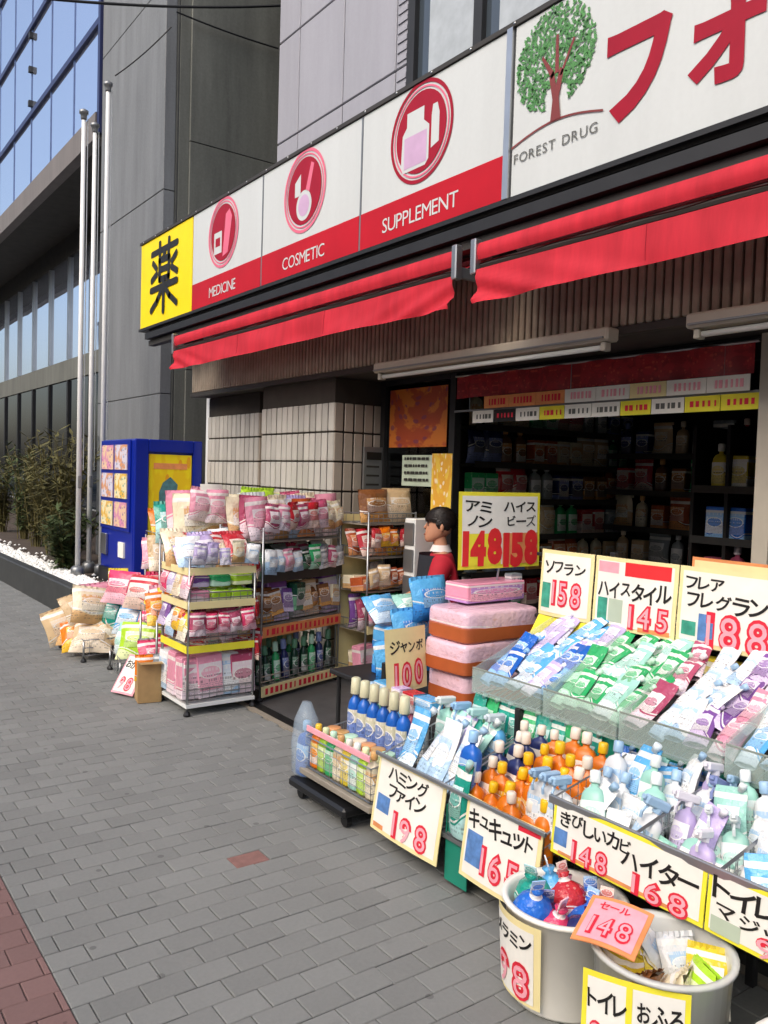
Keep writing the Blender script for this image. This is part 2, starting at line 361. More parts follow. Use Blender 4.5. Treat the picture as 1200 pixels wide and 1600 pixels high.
def paver_shape(mb, x0, x1, y0, y1, z, tx=0, ty=0):
    c = .0028; i = len(mb.v); xm, ym = (x0 + x1) / 2, (y0 + y1) / 2
    for (a, b, d) in ((0, 0, -.012), (0, 0, -.0025), (c, c, 0)):
        for (px, py) in ((x0 + a, y0 + b), (x1 - a, y0 + b), (x1 - a, y1 - b), (x0 + a, y1 - b)):
            mb.v.append((px, py, z + d + (px - xm) * tx + (py - ym) * ty))
    for r in (0, 4): mb.f += [(i + r + q, i + r + (q + 1) % 4, i + r + 4 + (q + 1) % 4, i + r + 4 + q) for q in range(4)]
    mb.f.append((i + 8, i + 9, i + 10, i + 11))
pm = {}
for mname in ('paver_grey', 'paver_red', 'paver_red_patch'):
    mb = MB(); paver_shape(mb, -.0684, .0684, -.0484, .0484, 0); pm[mname] = mb.mesh('paver', mname)
half = MB(); paver_shape(half, -.0475, .0475, -.0475, .0475, 0); pm['half'] = half.mesh('paver', 'paver_grey')
mbs = {'paver_grey': MB(), 'paver_red': MB()}
cand = []
for j in range(-25, 165):
    y = j * .1 + .05; sh = .07 if j % 2 else 0
    for i in range(-10, 19):
        x0 = i * .14 - sh; x1 = x0 + .14
        x0 = max(x0, -1.3); x1 = min(x1, 2.4)
        if x1 - x0 < .03: continue
        segs = [(x0, x1)]
        if x0 < .65 < x1 - .001 and x1 > .66: segs = [(x0, .65), (.65, x1)]
        for a, b in segs:
            red = (a + b) / 2 < .65
            cand.append((a, b, y, 'paver_red' if red else 'paver_grey'))
fwd2 = Vector((math.sin(yaw), math.cos(yaw)))
def seen(x, y):
    d = Vector((x, y)); k = d.dot(fwd2)
    if k < .6: return 0
    s_ = d.dot(Vector((fwd2.y, -fwd2.x))) / k
    return 1 / k if (abs(s_) < .49 and 1.5 / k < .66 and x < 2.1) else 0
cand.sort(key=lambda c: -seen((c[0] + c[1]) / 2, c[2]))
npv = 0
for a, b, y, mname in cand:
    z = rnd.uniform(-.002, .001); cx = (a + b) / 2; tx, ty = rnd.uniform(-.006, .006), rnd.uniform(-.008, .008)
    if abs(b - a - .14) < .002 and npv < 290 and seen(cx, y):
        patch = abs(cx - 1.44) < .07 and abs(y - 2.81) < .05
        o = link('paver', pm['paver_red_patch' if patch else mname], pv, (cx, y, z), (ty, -tx, rnd.uniform(-.006, .006))); npv += 1
        if patch: o['label'] = 'single reddish paver among the grey ones'
    else: paver_shape(mbs[mname], a + .0016, b - .0016, y - .0484, y + .0484, z, tx, ty)
for k, mb in mbs.items(): mb.build('paving', k, pv)['kind'] = 'stuff'

# shop forecourt: stone edge, drain channel, dark floor running into the shop
sf = struct(MB().box(2.40, -4, -.05, 2.44, 8.29, .004).build('threshold', 'edge_stone'))
MB().box(2.44, -4, -.05, 2.52, 8.29, -.004).build('drain_channel', 'channel', sf)
gr = MB()
for k in range(150): gr.box(2.445, 2.2 + k * .022, -.006, 2.515, 2.212 + k * .022, .002)
gr.build('grating', 'dark_metal', sf)['kind'] = 'stuff'
struct(MB().box(2.52, -4, -.05, 9.5, 8.29, .003).build('floor', 'store_floor'))

# ------------------------------------------------------------------ drugstore building
ds = empty('drugstore_building', 'drugstore building with grey clad upper floor, brown ribbed fascia and tiled pillars', 'building', (4.5, 3, 0))
def P(mb, name, mat, parent=ds, **k):      # part given in world coordinates
    o = mb.build(name, mat, parent, **k)
    if parent is not None:
        par = parent
        while par.parent: par = par.parent
        if parent is par: o.matrix_parent_inverse = Matrix.Translation(-Vector(par.location))
    return o
bpy.context.view_layer.update()
# upper storeys
P(MB().box(4.56, -6, 3.4, 12, 8.44, 14), 'upper_wall', 'grout')
ys = [8.44, 7.98, 7.1, 6.22, 6.02]
zs = [3.4, 4.05, 5.15, 6.25, 7.35, 8.45, 9.55, 10.65, 11.75]
cl = bpy.data.objects[-1] if False else None
clad = P(MB().box(4.54, 6.0, 3.4, 4.559, 8.43, 12), 'cladding', 'soffit_dark')
for a in range(len(ys) - 1):
    for b in range(len(zs) - 1):
        m = MB()
        y1, y0 = ys[a], ys[a + 1]
        m.cbox(4.5, y0 + .008, zs[b] + .008, 4.54, y1 - .008, zs[b + 1] - .008, .006)
        if a == 3:      # narrow ribbed strip beside the window
            for q in range(12): m.box(4.488, y0 + .03, zs[b] + .05 + q * .085, 4.4995, y1 - .03, zs[b] + .09 + q * .085)
        P(m, 'panel', 'cladding', clad)
for b in range(len(zs) - 1):      # returns on the end wall beside the dark gap
    P(MB().cbox(4.56, 8.442, zs[b] + .008, 5.6, 8.48, zs[b + 1] - .008, .006), 'panel', 'cladding', clad)
def window(y0, y1, z0, z1, parent=ds):
    w = P(MB().box(4.52, y0, z0, 4.558, y1, z1), 'window', 'dark_metal')
    fr = MB()
    for (a, b, c, d) in ((y0, y0 + .1, z0, z1), (y1 - .1, y1, z0, z1), (y0 + .1, y1 - .1, z0, z0 + .08), (y0 + .1, y1 - .1, z1 - .08, z1), ((y0 + y1) / 2 - .05, (y0 + y1) / 2 + .05, z0 + .08, z1 - .08)):
        fr.box(4.45, a, c, 4.5195, b, d)
    P(fr, 'frame', 'dark_metal', w)
    for k in range(2):
        a = y0 + .1 + k * ((y1 - y0) / 2 - .05); b = a + (y1 - y0) / 2 - .15
        P(MB().box(4.5, a, z0 + .08, 4.512, b, z1 - .08), 'pane', 'window_glass', w)
        P(MB().box(4.495, a + .02, z0 + .1, 4.4985, a + (b - a) * .8, z1 - .5), 'blind', 'blind_grey', w)
for zb in (4.2, 7.35, 10.3):
    window(4.15, 5.99, zb, zb + 2.2); window(.6, 2.8, zb, zb + 2.2)
P(MB().box(4.5, 2.82, 3.4, 4.558, 4.13, 12), 'wall_band', 'cladding'); P(MB().box(4.5, -6, 3.4, 4.558, .58, 12), 'wall_band', 'cladding')
for z0, z1 in ((3.4, 4.19), (6.41, 7.34), (9.56, 10.29)):
    P(MB().box(4.5, 4.14, z0, 4.558, 5.995, z1), 'spandrel', 'cladding'); P(MB().box(4.5, .59, z0, 4.558, 2.81, z1), 'spandrel', 'cladding')
# roof of the shop front and the dark structure under the sign
P(MB().box(3.16, -4, 3.6, 4.55, 8.4, 3.72), 'canopy_roof', 'dark_metal')
P(MB().box(3.40, -4, 2.75, 3.5, 8.3, 3.595), 'fascia_back', 'soffit_dark')
P(MB().box(2.98, -4, 2.80, 3.395, 8.3, 2.86), 'canopy_soffit', 'dark_metal')
for z in (2.74, 2.885): P(MB().box(3.02, -4, z, 3.09, 8.3, z + .05), 'rail', 'trim_dark')
# ribbed fascia
P(MB().box(3.40, -4, 2.28, 3.5, 8.05, 2.745), 'fascia_board', 'rib_back')
rb = MB()
for k in range(240):
    y = -3.99 + k * .05
    if y < 8.0: rb.cbox(3.365, y, 2.275, 3.3995, y + .036, 2.745, .006)
rb_o = P(rb, 'fascia_ribs', 'rib_brown'); rb_o['kind'] = 'stuff'
P(MB().box(3.37, -4, 2.235, 3.42, 8.05, 2.272), 'fascia_trim', 'trim_dark')
P(MB().box(3.42, -4, 2.24, 3.95, 8.05, 2.278), 'soffit', 'soffit_dark')
# tiled pillar and tiled wall
def tiled(name, x0, x1, y0, y1, ztop, faces, mat):
    core = P(MB().box(x0 + .014, y0 + .014, .003, x1, y1, ztop), name, 'grout')
    tw, th = .09, .2275
    me_w = MB().cbox(-.014, -.038, -.107, 0, .038, .107, .005).mesh('tile', mat); me_s = MB().cbox(-.038, -.014, -.107, .038, 0, .107, .005).mesh('tile', 'tile_beige_shaded')  # south face tiles are darker: that side's shade is put into their colour
    for r in range(int(ztop / th)):
        zc = (r + .5) * th + .003
        if 'w' in faces:
            n = int((y1 - y0) / tw)
            for k in range(n):
                o = link('tile', me_w, core, (x0 + .0145 - rnd.uniform(0, .003), y0 + (k + .5) * (y1 - y0) / n, zc)); o.scale = (1, (y1 - y0) / n / tw, 1)
        if 's' in faces:
            n = int((x1 - x0) / tw)
            for k in range(n):
                o = link('tile', me_s, core, (x0 + (k + .5) * (x1 - x0) / n, y0 + .0145 - rnd.uniform(0, .003), zc)); o.scale = ((x1 - x0) / n / tw, 1, 1)
    return core
bpy.context.view_layer.update()
tiled('pillar', 3.40, 3.86, 5.36, 6.54, 2.235, 'ws', 'tile_beige')['label'] = 'wide beige tiled pillar beside the shop window'
tiled('tiled_wall', 3.56, 3.9, 6.9, 8.03, 2.235, 'ws', 'tile_beige')
P(MB().box(3.62, 6.545, .003, 3.9, 6.895, 2.235), 'recess_wall', 'tile_beige_shaded')
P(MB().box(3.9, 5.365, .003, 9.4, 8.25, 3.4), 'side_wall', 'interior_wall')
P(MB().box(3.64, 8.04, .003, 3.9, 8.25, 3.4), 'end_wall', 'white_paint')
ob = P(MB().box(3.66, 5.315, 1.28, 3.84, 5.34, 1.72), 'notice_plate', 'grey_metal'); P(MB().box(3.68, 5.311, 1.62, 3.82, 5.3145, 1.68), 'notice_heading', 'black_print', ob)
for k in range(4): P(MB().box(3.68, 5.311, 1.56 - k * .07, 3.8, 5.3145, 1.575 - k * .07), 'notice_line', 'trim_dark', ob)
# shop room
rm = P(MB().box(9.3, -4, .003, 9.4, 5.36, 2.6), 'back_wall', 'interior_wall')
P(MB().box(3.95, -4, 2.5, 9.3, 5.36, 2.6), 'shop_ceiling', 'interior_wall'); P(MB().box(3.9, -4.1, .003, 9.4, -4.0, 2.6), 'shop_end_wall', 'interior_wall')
# shop window: fixed pane with posters, open doorway, white post, next pane
sfr = P(MB().box(3.83, 4.46, .003, 3.89, 4.52, 2.235), 'shopfront_frame', 'dark_metal')
for (a, b, c, d) in ((5.30, 5.355, .003, 2.235), (4.525, 5.295, .003, .1), (4.525, 5.295, 2.2, 2.235)): P(MB().box(3.83, a, c, 3.89, b, d), 'frame_bar', 'dark_metal', sfr)
P(MB().box(3.858, 4.525, .105, 3.866, 5.295, 2.195), 'pane', 'store_glass', sfr)
pst = P(MB().box(3.80, 2.12, .003, 3.88, 2.2, 2.235), 'window_post', 'fixture_white'); pst['label'] = 'pale post at the right end of the doorway'
P(MB().box(3.858, -3.9, .003, 3.866, 2.115, 2.235), 'pane', 'store_glass', sfr)
P(MB().box(3.86, 2.205, 2.12, 3.9, 4.455, 2.235), 'door_header', 'trim_dark', sfr)

# ------------------------------------------------------------------ neighbouring grey office building with glass front
nb = empty('office_building', 'grey concrete office building with blue curtain wall glass beyond the shop', 'building', (3.66, 12, 0)); bpy.context.view_layer.update()
P(MB().box(3.82, 9.6, .0, 12, 12.05, 22), 'wall', 'concrete_dark', nb)
corner = P(MB().box(3.8, 9.61, 0, 3.819, 12.04, 22), 'pier_core', 'kerb_dark', nb)
for k in range(9):      # stone cladding of the pier, panel by panel
    z0 = k * 2.4
    P(MB().cbox(3.66, 9.66, z0 + .004, 3.8, 12.05, z0 + 2.396, .006), 'panel', 'concrete_light', nb)
for k in range(8):
    for q in range(4):
        x0 = 3.94 + q * 1.55; P(MB().cbox(x0 + .004, 9.565, k * 2.7 + .004, x0 + 1.546, 9.599, k * 2.7 + 2.696, .005), 'panel', 'concrete_dark', nb)
# curtain wall
back = P(MB().box(3.74, 12.06, 6.52, 12, 44, 22), 'upper_block', 'kerb_dark', nb)
rows = [6.55, 7.8, 9.36, 10.92, 12.48, 14.04, 15.6]
for b in range(len(rows) - 1):
    for a in range(9):
        y0 = 12.18 + a * 1.36
        o = P(MB().box(3.685, y0 + .012, rows[b] + .05, 3.70, y0 + 1.348, rows[b + 1] - .05), 'pane', 'curtain_glass', nb)
    P(MB().box(3.64, 12.16, rows[b + 1] - .045, 3.735, 44, rows[b + 1] + .045), 'transom', 'vend_navy', nb)
    P(MB().box(3.685, 24.43, rows[b] + .05, 3.70, 44, rows[b + 1] - .05), 'pane', 'curtain_glass', nb)
for a in range(1, 10): P(MB().box(3.672, 12.18 + a * 1.36 - .01, 6.55, 3.684, 12.18 + a * 1.36 + .01, 15.6), 'mullion', 'mullion_blue', nb)
P(MB().box(3.62, 12.06, 6.2, 3.739, 12.155, 22), 'frame', 'vend_navy', nb)
for z in (7.95, 8.55, 9.15): P(MB().box(3.62, 16.2, z, 3.684, 16.28, z + .1), 'vent_hood', 'dark_metal', nb)
P(MB().box(3.60, 12.16, 6.14, 3.76, 44, 6.5), 'edge_beam', 'stone_grey', nb)
P(MB().box(3.77, 12.06, 6.3, 12, 44, 6.5), 'soffit', 'soffit_dark', nb)
# recessed lower storeys
P(MB().box(5.0, 12.06, 0, 12, 44, 6.29), 'lower_block', 'kerb_dark', nb)
lob = P(MB().box(4.86, 12.06, 3.3, 4.999, 44, 3.72), 'beam', 'concrete_dark', nb)
P(MB().box(4.86, 12.06, 5.85, 4.999, 44, 6.29), 'beam', 'soffit_dark', nb)
for k in range(16):
    y0 = 12.1 + k * 1.5
    P(MB().box(4.9, y0 + .045, 3.73, 4.92, y0 + 1.455, 5.84), 'pane', 'curtain_glass', nb); P(MB().box(4.85, y0 - .04, 3.73, 4.95, y0 + .04, 5.84), 'mullion', 'steel', nb)
    P(MB().box(4.9, y0 + .06, .36, 4.92, y0 + 1.44, 3.29), 'pane', 'lobby_glass', nb); P(MB().box(4.86, y0 - .05, .36, 4.95, y0 + .05, 3.29), 'mullion', 'dark_metal', nb)

# planter bed along the office front
pb = empty('planter_bed', 'low dark kerbed planter bed filled with white pebbles before the office building', 'planter', (2.3, 10, 0)); bpy.context.view_layer.update()
P(MB().cbox(2.3, 8.36, -.02, 2.42, 40, .31, .012), 'kerb', 'kerb_dark', pb); P(MB().cbox(2.422, 8.36, -.02, 2.84, 8.46, .31, .012), 'kerb', 'kerb_dark', pb)
P(MB().box(2.421, 8.461, -.02, 2.72, 40, .27), 'bed', 'pebble', pb); P(MB().box(2.721, 8.461, -.02, 2.84, 40, .262), 'bed', 'soil', pb); P(MB().box(2.842, 9.62, -.02, 3.64, 40, .26), 'bed', 'soil', pb); P(MB().box(3.642, 12.07, -.02, 4.85, 40, .266), 'bed', 'soil', pb)
pe = MB()
for k in range(1500):
    y = 8.47 + (rnd.random() ** 1.4) * 9; x = 2.43 + .3 * rnd.random() + (.25 * rnd.random() if rnd.random() < .12 else 0); r = rnd.uniform(.018, .042); z = .27 + r * .3
    i = len(pe.v); a = rnd.uniform(0, 3)
    for (dx, dy, dz) in ((1, 0, 0), (0, 1, 0), (-1, 0, 0), (0, -1, 0), (0, 0, .7), (0, 0, -.7)):
        pe.v.append((x + r * (dx * math.cos(a) - dy * math.sin(a)), y + r * (dx * math.sin(a) + dy * math.cos(a)), z + r * dz))
    pe.f += [tuple(i + q for q in t_) for t_ in ((0, 1, 4), (1, 2, 4), (2, 3, 4), (3, 0, 4), (1, 0, 5), (2, 1, 5), (3, 2, 5), (0, 3, 5))]
P(pe, 'pebbles', 'pebble', pb)['kind'] = 'stuff'

# three flagpoles
for (x, y, h, lab) in ((2.98, 9.6, 5.72, 'tallest white flagpole, rightmost of the three in the planter bed'), (2.69, 9.5, 5.3, 'white flagpole with dark cap, leftmost of the three'), (2.93, 9.9, 5.35, 'slim white flagpole between two others in the planter bed')):
    t = empty('flagpole', lab, 'flagpole', (x, y, .26), group='flagpoles by the office')
    MB().lathe([(.075, 0), (.075, .1), (.05, .13)], n=14).build('base', 'grey_metal', t, True)
    MB().lathe([(.029, .1), (.027, h * .5), (.022, h - .28)], n=12).build('shaft', 'pole_steel', t, True)
    MB().lathe([(.024, h - .28), (.034, h - .26), (.034, h - .22), (.05, h - .21), (.05, h - .18), (.015, h - .16)], n=12).build('cap', 'grey_metal', t, True)
    MB().tube([(.05, .02, h - .25), (.055, .03, 1.2)], .005, 4).build('halyard', 'white_paint', t)
    MB().cbox(-.02, -.06, 1.0, .02, -.03, 1.14, .006).build('cleat', 'grey_metal', t)

# plants in the bed
def grass_plant(x, y, h, n, mat, label, seed):
    q = random.Random(seed); t = empty('ornamental_shrub', label, 'plant', (x, y, .26), group='tall shrubs in the planter bed')
    st = MB(); lf = MB()
    for k in range(n):
        a = q.uniform(0, 6.28); s_ = q.uniform(.05, .5); hh = h * q.uniform(.6, 1)
        p0 = Vector((math.cos(a) * .1 * q.random(), math.sin(a) * .1 * q.random(), 0)); p1 = p0 + Vector((math.cos(a) * s_ * .3, math.sin(a) * s_ * .3, hh * .55)); p2 = p0 + Vector((math.cos(a) * s_, math.sin(a) * s_, hh))
        st.tube([p0, p1, p2], [.009, .007, .003], 4)
        for m_ in range(46):
            u_ = q.uniform(.12, 1); c = (p0.lerp(p1, u_ * 2) if u_ < .5 else p1.lerp(p2, u_ * 2 - 1)); b = q.uniform(0, 6.28); L = q.uniform(.08, .24); w = q.uniform(.012, .028)
            d = Vector((math.cos(b), math.sin(b), q.uniform(-.5, .7))).normalized(); sd_ = d.cross(Vector((0, 0, 1))).normalized()
            lf.poly([c, c + d * L * .45 + sd_ * w, c + d * L, c + d * L * .45 - sd_ * w])
    st.build('stems', 'stem', t); lf.build('leaves', mat, t)['kind'] = 'stuff'
pl = [(2.95, 11.0, 1.7, 'frond', 'olive shrub just left of the flagpoles'), (3.1, 12.1, 1.75, 'frond', 'tall olive brown shrub, second left of the flagpoles'), (3.2, 13.4, 1.6, 'frond', 'dry brownish shrub farther along the planter bed'), (3.3, 14.8, 1.6, 'frond_green', 'greener shrub far along the planter bed'), (3.3, 16.5, 1.5, 'frond', 'farthest olive shrub at the left edge of the picture'), (2.75, 10.2, .75, 'frond_green', 'short green shrub at the foot of the flagpoles')]
for k, (x, y, h, m_, lab) in enumerate(pl): grass_plant(x, y, h, 24, m_, lab, k)

# buildings across the road (seen in the reflections)
for k, (y0, y1, h, d, mt_, lab) in enumerate(((-14, 4, 9, 10, 'opp_grey', 'grey block across the road behind the camera'), (6, 22, 7.5, 9, 'opp_cream', 'cream low block across the road'), (24, 44, 11, 12, 'opp_brown', 'brown block across the road, mirrored in the office glass'), (47, 75, 14, 12, 'opp_grey', 'tall grey block farthest across the road'))):
    b_ = empty('street_building', lab, 'building', (-13, y0, 0)); bpy.context.view_layer.update()
    P(MB().box(-13 - d, y0, 0, -13, y1, h), 'wall', mt_, b_); P(MB().box(-13.1 - d, y0 - .1, h, -12.9, y1 + .1, h + .25), 'roof', 'concrete_light', b_)
    for f_ in range(int(h / 3)):
        n = int((y1 - y0) / 3)
        for q in range(n):
            a = y0 + .8 + q * (y1 - y0) / n
            P(MB().box(-12.995, a, f_ * 3 + .9, -12.96, a + 1.5, f_ * 3 + 2.4), 'window', 'lobby_glass', b_)

# overhead cables
def cable(p0, p1, sag, r, lab):
    a, b = Vector(p0), Vector(p1)
    tag(MB().tube([a.lerp(b, k / 20) - Vector((0, 0, sag * 4 * (k / 20) * (1 - k / 20))) for k in range(21)], r, 5).build('overhead_cable', 'cable_black'), lab, 'cable', 'overhead cables')
cable((.6, 9.3, 5.98), (5.0, 9.3, 7.22), .12, .016, 'thick black cable crossing before the glass and grey walls')
cable((3.72, 9.5, 6.79), (5.05, 9.5, 6.8), .02, .011, 'thin dark cable on the dark side wall')
cable((3.04, 9.55, 5.88), (3.66, 9.5, 6.6), .03, .008, 'thin wire from the tallest flagpole to the wall corner')

# ------------------------------------------------------------------ shop sign along the canopy
SX = 3.0
def face(u, v, n): return (SX - .004 - n, -u, v)          # page facing the street: u runs along -y
sg = empty('shop_sign', 'long white and red shop sign above the awnings with a yellow left end', 'sign', (SX, 3, 2.9)); bpy.context.view_layer.update()
P(MB().box(SX + .012, -4, 2.93, 3.15, 8.5, 3.78), 'box', 'grey_metal', sg)
P(MB().box(SX - .012, -4, 3.775, 3.16, 8.51, 3.8), 'frame', 'trim_dark', sg); P(MB().box(SX - .012, -4, 2.9, 3.16, 8.51, 2.925), 'frame', 'dark_metal', sg)
for y in (3.15,): P(MB().box(SX - .016, y - .02, 2.925, SX + .011, y + .02, 3.775), 'frame', 'steel', sg)
for y in (4.483, 5.83): P(MB().box(SX - .002, y - .008, 2.927, SX + .011, y + .008, 3.773), 'seam', 'grey_metal', sg)
def spanel(y0, y1, mat, lab):
    o = P(MB().cbox(SX, y0 + .009, 2.927, SX + .0115, y1 - .009, 3.773, .003), 'panel', mat, sg); o['label'] = lab; return o
def sub(mb, name, mat, par): return P(mb, name, mat, par)
def disc(cx, cz, r, n_, sx=1.0, seg=36): return MB().poly([face(-cx + r * sx * math.cos(a * 2 * math.pi / seg), cz + r * math.sin(a * 2 * math.pi / seg), n_) for a in range(seg)])
def ring(cx, cz, r0, r1, n_, a0=0, a1=360, seg=48):
    mb = MB()
    for k in range(seg):
        t0, t1 = R(a0 + (a1 - a0) * k / seg), R(a0 + (a1 - a0) * (k + 1) / seg)
        mb.quad(*[face(-cx + r * math.cos(t), cz + r * math.sin(t), n_) for r, t in ((r0, t0), (r1, t0), (r1, t1), (r0, t1))])
    return mb
def shape(cx, cz, pts, n_, s_=1.0): return MB().poly([face(-cx + a * s_, cz + b * s_, n_) for a, b in pts])
yp = spanel(7.17, 8.5, 'sign_yellow', 'yellow end panel with black brush lettering')
def brush(mb, pts, th, u0, v0, w, h, n_):
    for (ax, ay), (bx_, by_) in zip(pts[:-1], pts[1:]):
        a = Vector((u0 + ax * w, v0 + ay * h)); b = Vector((u0 + bx_ * w, v0 + by_ * h)); d = (b - a).normalized(); s2 = Vector((-d.y, d.x)) * th / 2; e = d * th * .35
        mb.poly([face(*p, n_) for p in (a - e - s2 * .8, a - e * 1.3, a - e + s2 * .8, a + s2, b + s2 * .85, b + e + s2 * .5, b + e - s2 * .6, b - s2)])
kj = MB()
for k, st_ in enumerate(([(.06, .89), (.94, .9)], [(.34, 1), (.35, .8)], [(.66, 1), (.65, .8)], [(.52, .84), (.45, .76)], [(.34, .75), (.67, .75), (.66, .47), (.35, .47), (.34, .75)], [(.35, .61), (.66, .61)], [(.11, .75), (.24, .66)], [(.07, .5), (.25, .58)], [(.91, .75), (.77, .66)], [(.94, .5), (.76, .58)], [(.05, .355), (.95, .365)], [(.5, .46), (.5, -.01)], [(.46, .34), (.28, .18), (.06, .05)], [(.54, .34), (.72, .18), (.95, .05)])):
    brush(kj, st_, .068, -8.22, 3.03, .74, .66, .0004 * k)
sub(kj, 'lettering', 'black_print', yp)
P(MB().box(SX + .013, 8.502, 2.927, 3.15, 8.515, 3.773), 'end_panel', 'sign_yellow', sg)
for (y0, y1, word, kind) in ((5.83, 7.17, 'MEDICINE', 0), (4.483, 5.83, 'COSMETIC', 1), (3.17, 4.483, 'SUPPLEMENT', 2)):
    pn = spanel(y0, y1, 'sign_white', 'white sign panel with round red emblem above ' + word)
    sub(MB().box(SX - .003, y0 + .01, 2.93, SX - .0004, y1 - .01, 3.155), 'band', 'sign_red', pn)
    c = (y0 + y1) / 2 + (.03, .04, .05)[kind]; zc = 3.49
    sub(letters(MB(), word, face, -c, 2.985, .125, off=.0, wide=1.05, align='C', n=.001, gap=.06), 'lettering', 'sign_white', pn)
    sub(ring(c, zc, .268, .29, .0), 'emblem_ring', 'logo_pink' if kind < 2 else 'logo_red', pn); sub(ring(c, zc, .245, .256, .0), 'emblem_ring', 'logo_pink', pn)
    sub(disc(c, zc, .232, .0), 'emblem_disc', 'logo_red', pn)
    if kind == 0:       # small box and leaning capsule
        sub(shape(c, zc, [(-.17, -.16), (-.02, -.16), (-.02, .02), (-.17, .02)], .001), 'emblem_figure', 'sign_white', pn)
        sub(shape(c, zc, [(-.14, -.1), (-.05, -.1), (-.05, -.03), (-.14, -.03)], .002), 'emblem_figure', 'logo_red', pn)
        sub(shape(c, zc, [(.0, -.2), (.1, -.18), (.17, .1), (.12, .17), (.05, .14)], .001), 'emblem_figure', 'logo_pink', pn)
    elif kind == 1:     # lipstick and compact
        sub(shape(c, zc, [(-.13, -.02), (-.05, -.02), (-.05, .13), (-.13, .08)], .001), 'emblem_figure', 'sign_white', pn)
        sub(shape(c, zc, [(.02, .0), (.07, -.02), (.13, .16), (.09, .18)], .001), 'emblem_figure', 'logo_pink', pn)
        sub(disc(c, zc - .1, .105, .001), 'emblem_figure', 'sign_white', pn); sub(disc(c, zc - .1, .075, .002), 'emblem_figure', 'lilac_print', pn)
    else:               # tablet jar and small bottle
        sub(shape(c, zc, [(-.16, -.2), (.05, -.2), (.08, -.17), (.08, .02), (.03, .06), (.03, .14), (-.13, .14), (-.13, .06), (-.17, .02), (-.18, -.16)], .001), 'emblem_figure', 'sign_white', pn)
        sub(shape(c, zc, [(-.15, -.18), (.06, -.18), (.06, 0), (-.15, 0)], .002), 'emblem_figure', 'lilac_print', pn)
        sub(shape(c, zc, [(.1, -.12), (.17, -.1), (.17, .06), (.15, .12), (.11, .12), (.1, .06)], .001), 'emblem_figure', 'sign_white', pn)
for k in range(24): P(MB().lathe([(.007, 0), (.007, .003), (.004, .005)], n=8).xf(Matrix.Translation((SX - .012, 8.4 - k * .33, 3.7875)) @ Matrix.Rotation(-math.pi / 2, 4, 'Y')), 'bolt', 'steel', sg)
wp = spanel(-4, 3.13, 'sign_white', 'long white panel with tree logo and big red characters')
lv = MB(); q = random.Random(5)
tc = (2.83, 3.52)
for k in range(1300):
    a = q.uniform(0, 6.28); r = math.sqrt(q.random()); lx = r * math.cos(a) * .25 - .02; lz = r * math.sin(a) * .245
    if lz < -.14 and abs(lx) < .07: continue
    b = q.uniform(0, 3.14); s1, s2 = q.uniform(.009, .014), q.uniform(.004, .0065)
    lv.poly([face(-tc[0] + lx + s1 * math.cos(b) * math.cos(t) - s2 * math.sin(b) * math.sin(t), tc[1] + lz + s1 * math.sin(b) * math.cos(t) + s2 * math.cos(b) * math.sin(t), .0005 + (k % 5) * .0004) for t in [i * 6.283 / 6 for i in range(6)]])
M('leaf_print', '#4f8a49', .5, var=.35, scale=30)
sub(lv, 'logo_leaves', 'leaf_print', wp)
tk = MB()
for pts in ([(-.03, -.3), (.035, -.3), (.02, -.2), (.045, -.08), (.02, -.06), (0, -.14), (-.02, -.06), (-.045, -.09), (-.02, -.2)], [(-.03, -.1), (-.1, .02), (-.09, .03), (-.01, -.08)], [(.02, -.1), (.1, .05), (.11, .04), (.035, -.1)], [(-.01, -.08), (-.01, .1), (.005, .1), (.015, -.08)]):
    tk.poly([face(-tc[0] + a, tc[1] + b, .003) for a, b in pts])
sub(tk, 'logo_trunk', 'trunk_print', wp)
gl_ = MB()
for k in range(20):
    u0, u1 = -.29 + k * .029, -.29 + (k + 1) * .029
    f0, f1 = 3.165 + .05 * math.sin((u0 + .29) * 5.4), 3.165 + .05 * math.sin((u1 + .29) * 5.4)
    gl_.quad(face(-tc[0] + u0, f0, .001), face(-tc[0] + u1, f1, .001), face(-tc[0] + u1, f1 + .01, .001), face(-tc[0] + u0, f0 + .01, .001))
sub(gl_, 'logo_ground_line', 'trunk_print', wp)
sub(letters(MB(), 'FOREST DRUG', face, -3.1, 3.085, .068, off=.0, wide=1.0, gap=.14, n=.001, fit=.53), 'lettering', 'logo_grey', wp)
sub(letters(MB(), 'フ', face, -2.53, 3.12, .48, off=.045, wide=.86, n=.001), 'lettering', 'logo_red', wp)
sub(letters(MB(), 'オ', face, -2.11, 3.11, .37, off=.05, wide=.95, n=.001), 'lettering', 'logo_red', wp)
for k, ch in enumerate('レスト'): sub(letters(MB(), ch, face, -1.68 + k * .48, 3.12, .48, off=.032, wide=.8, n=.001), 'lettering', 'logo_red', wp)

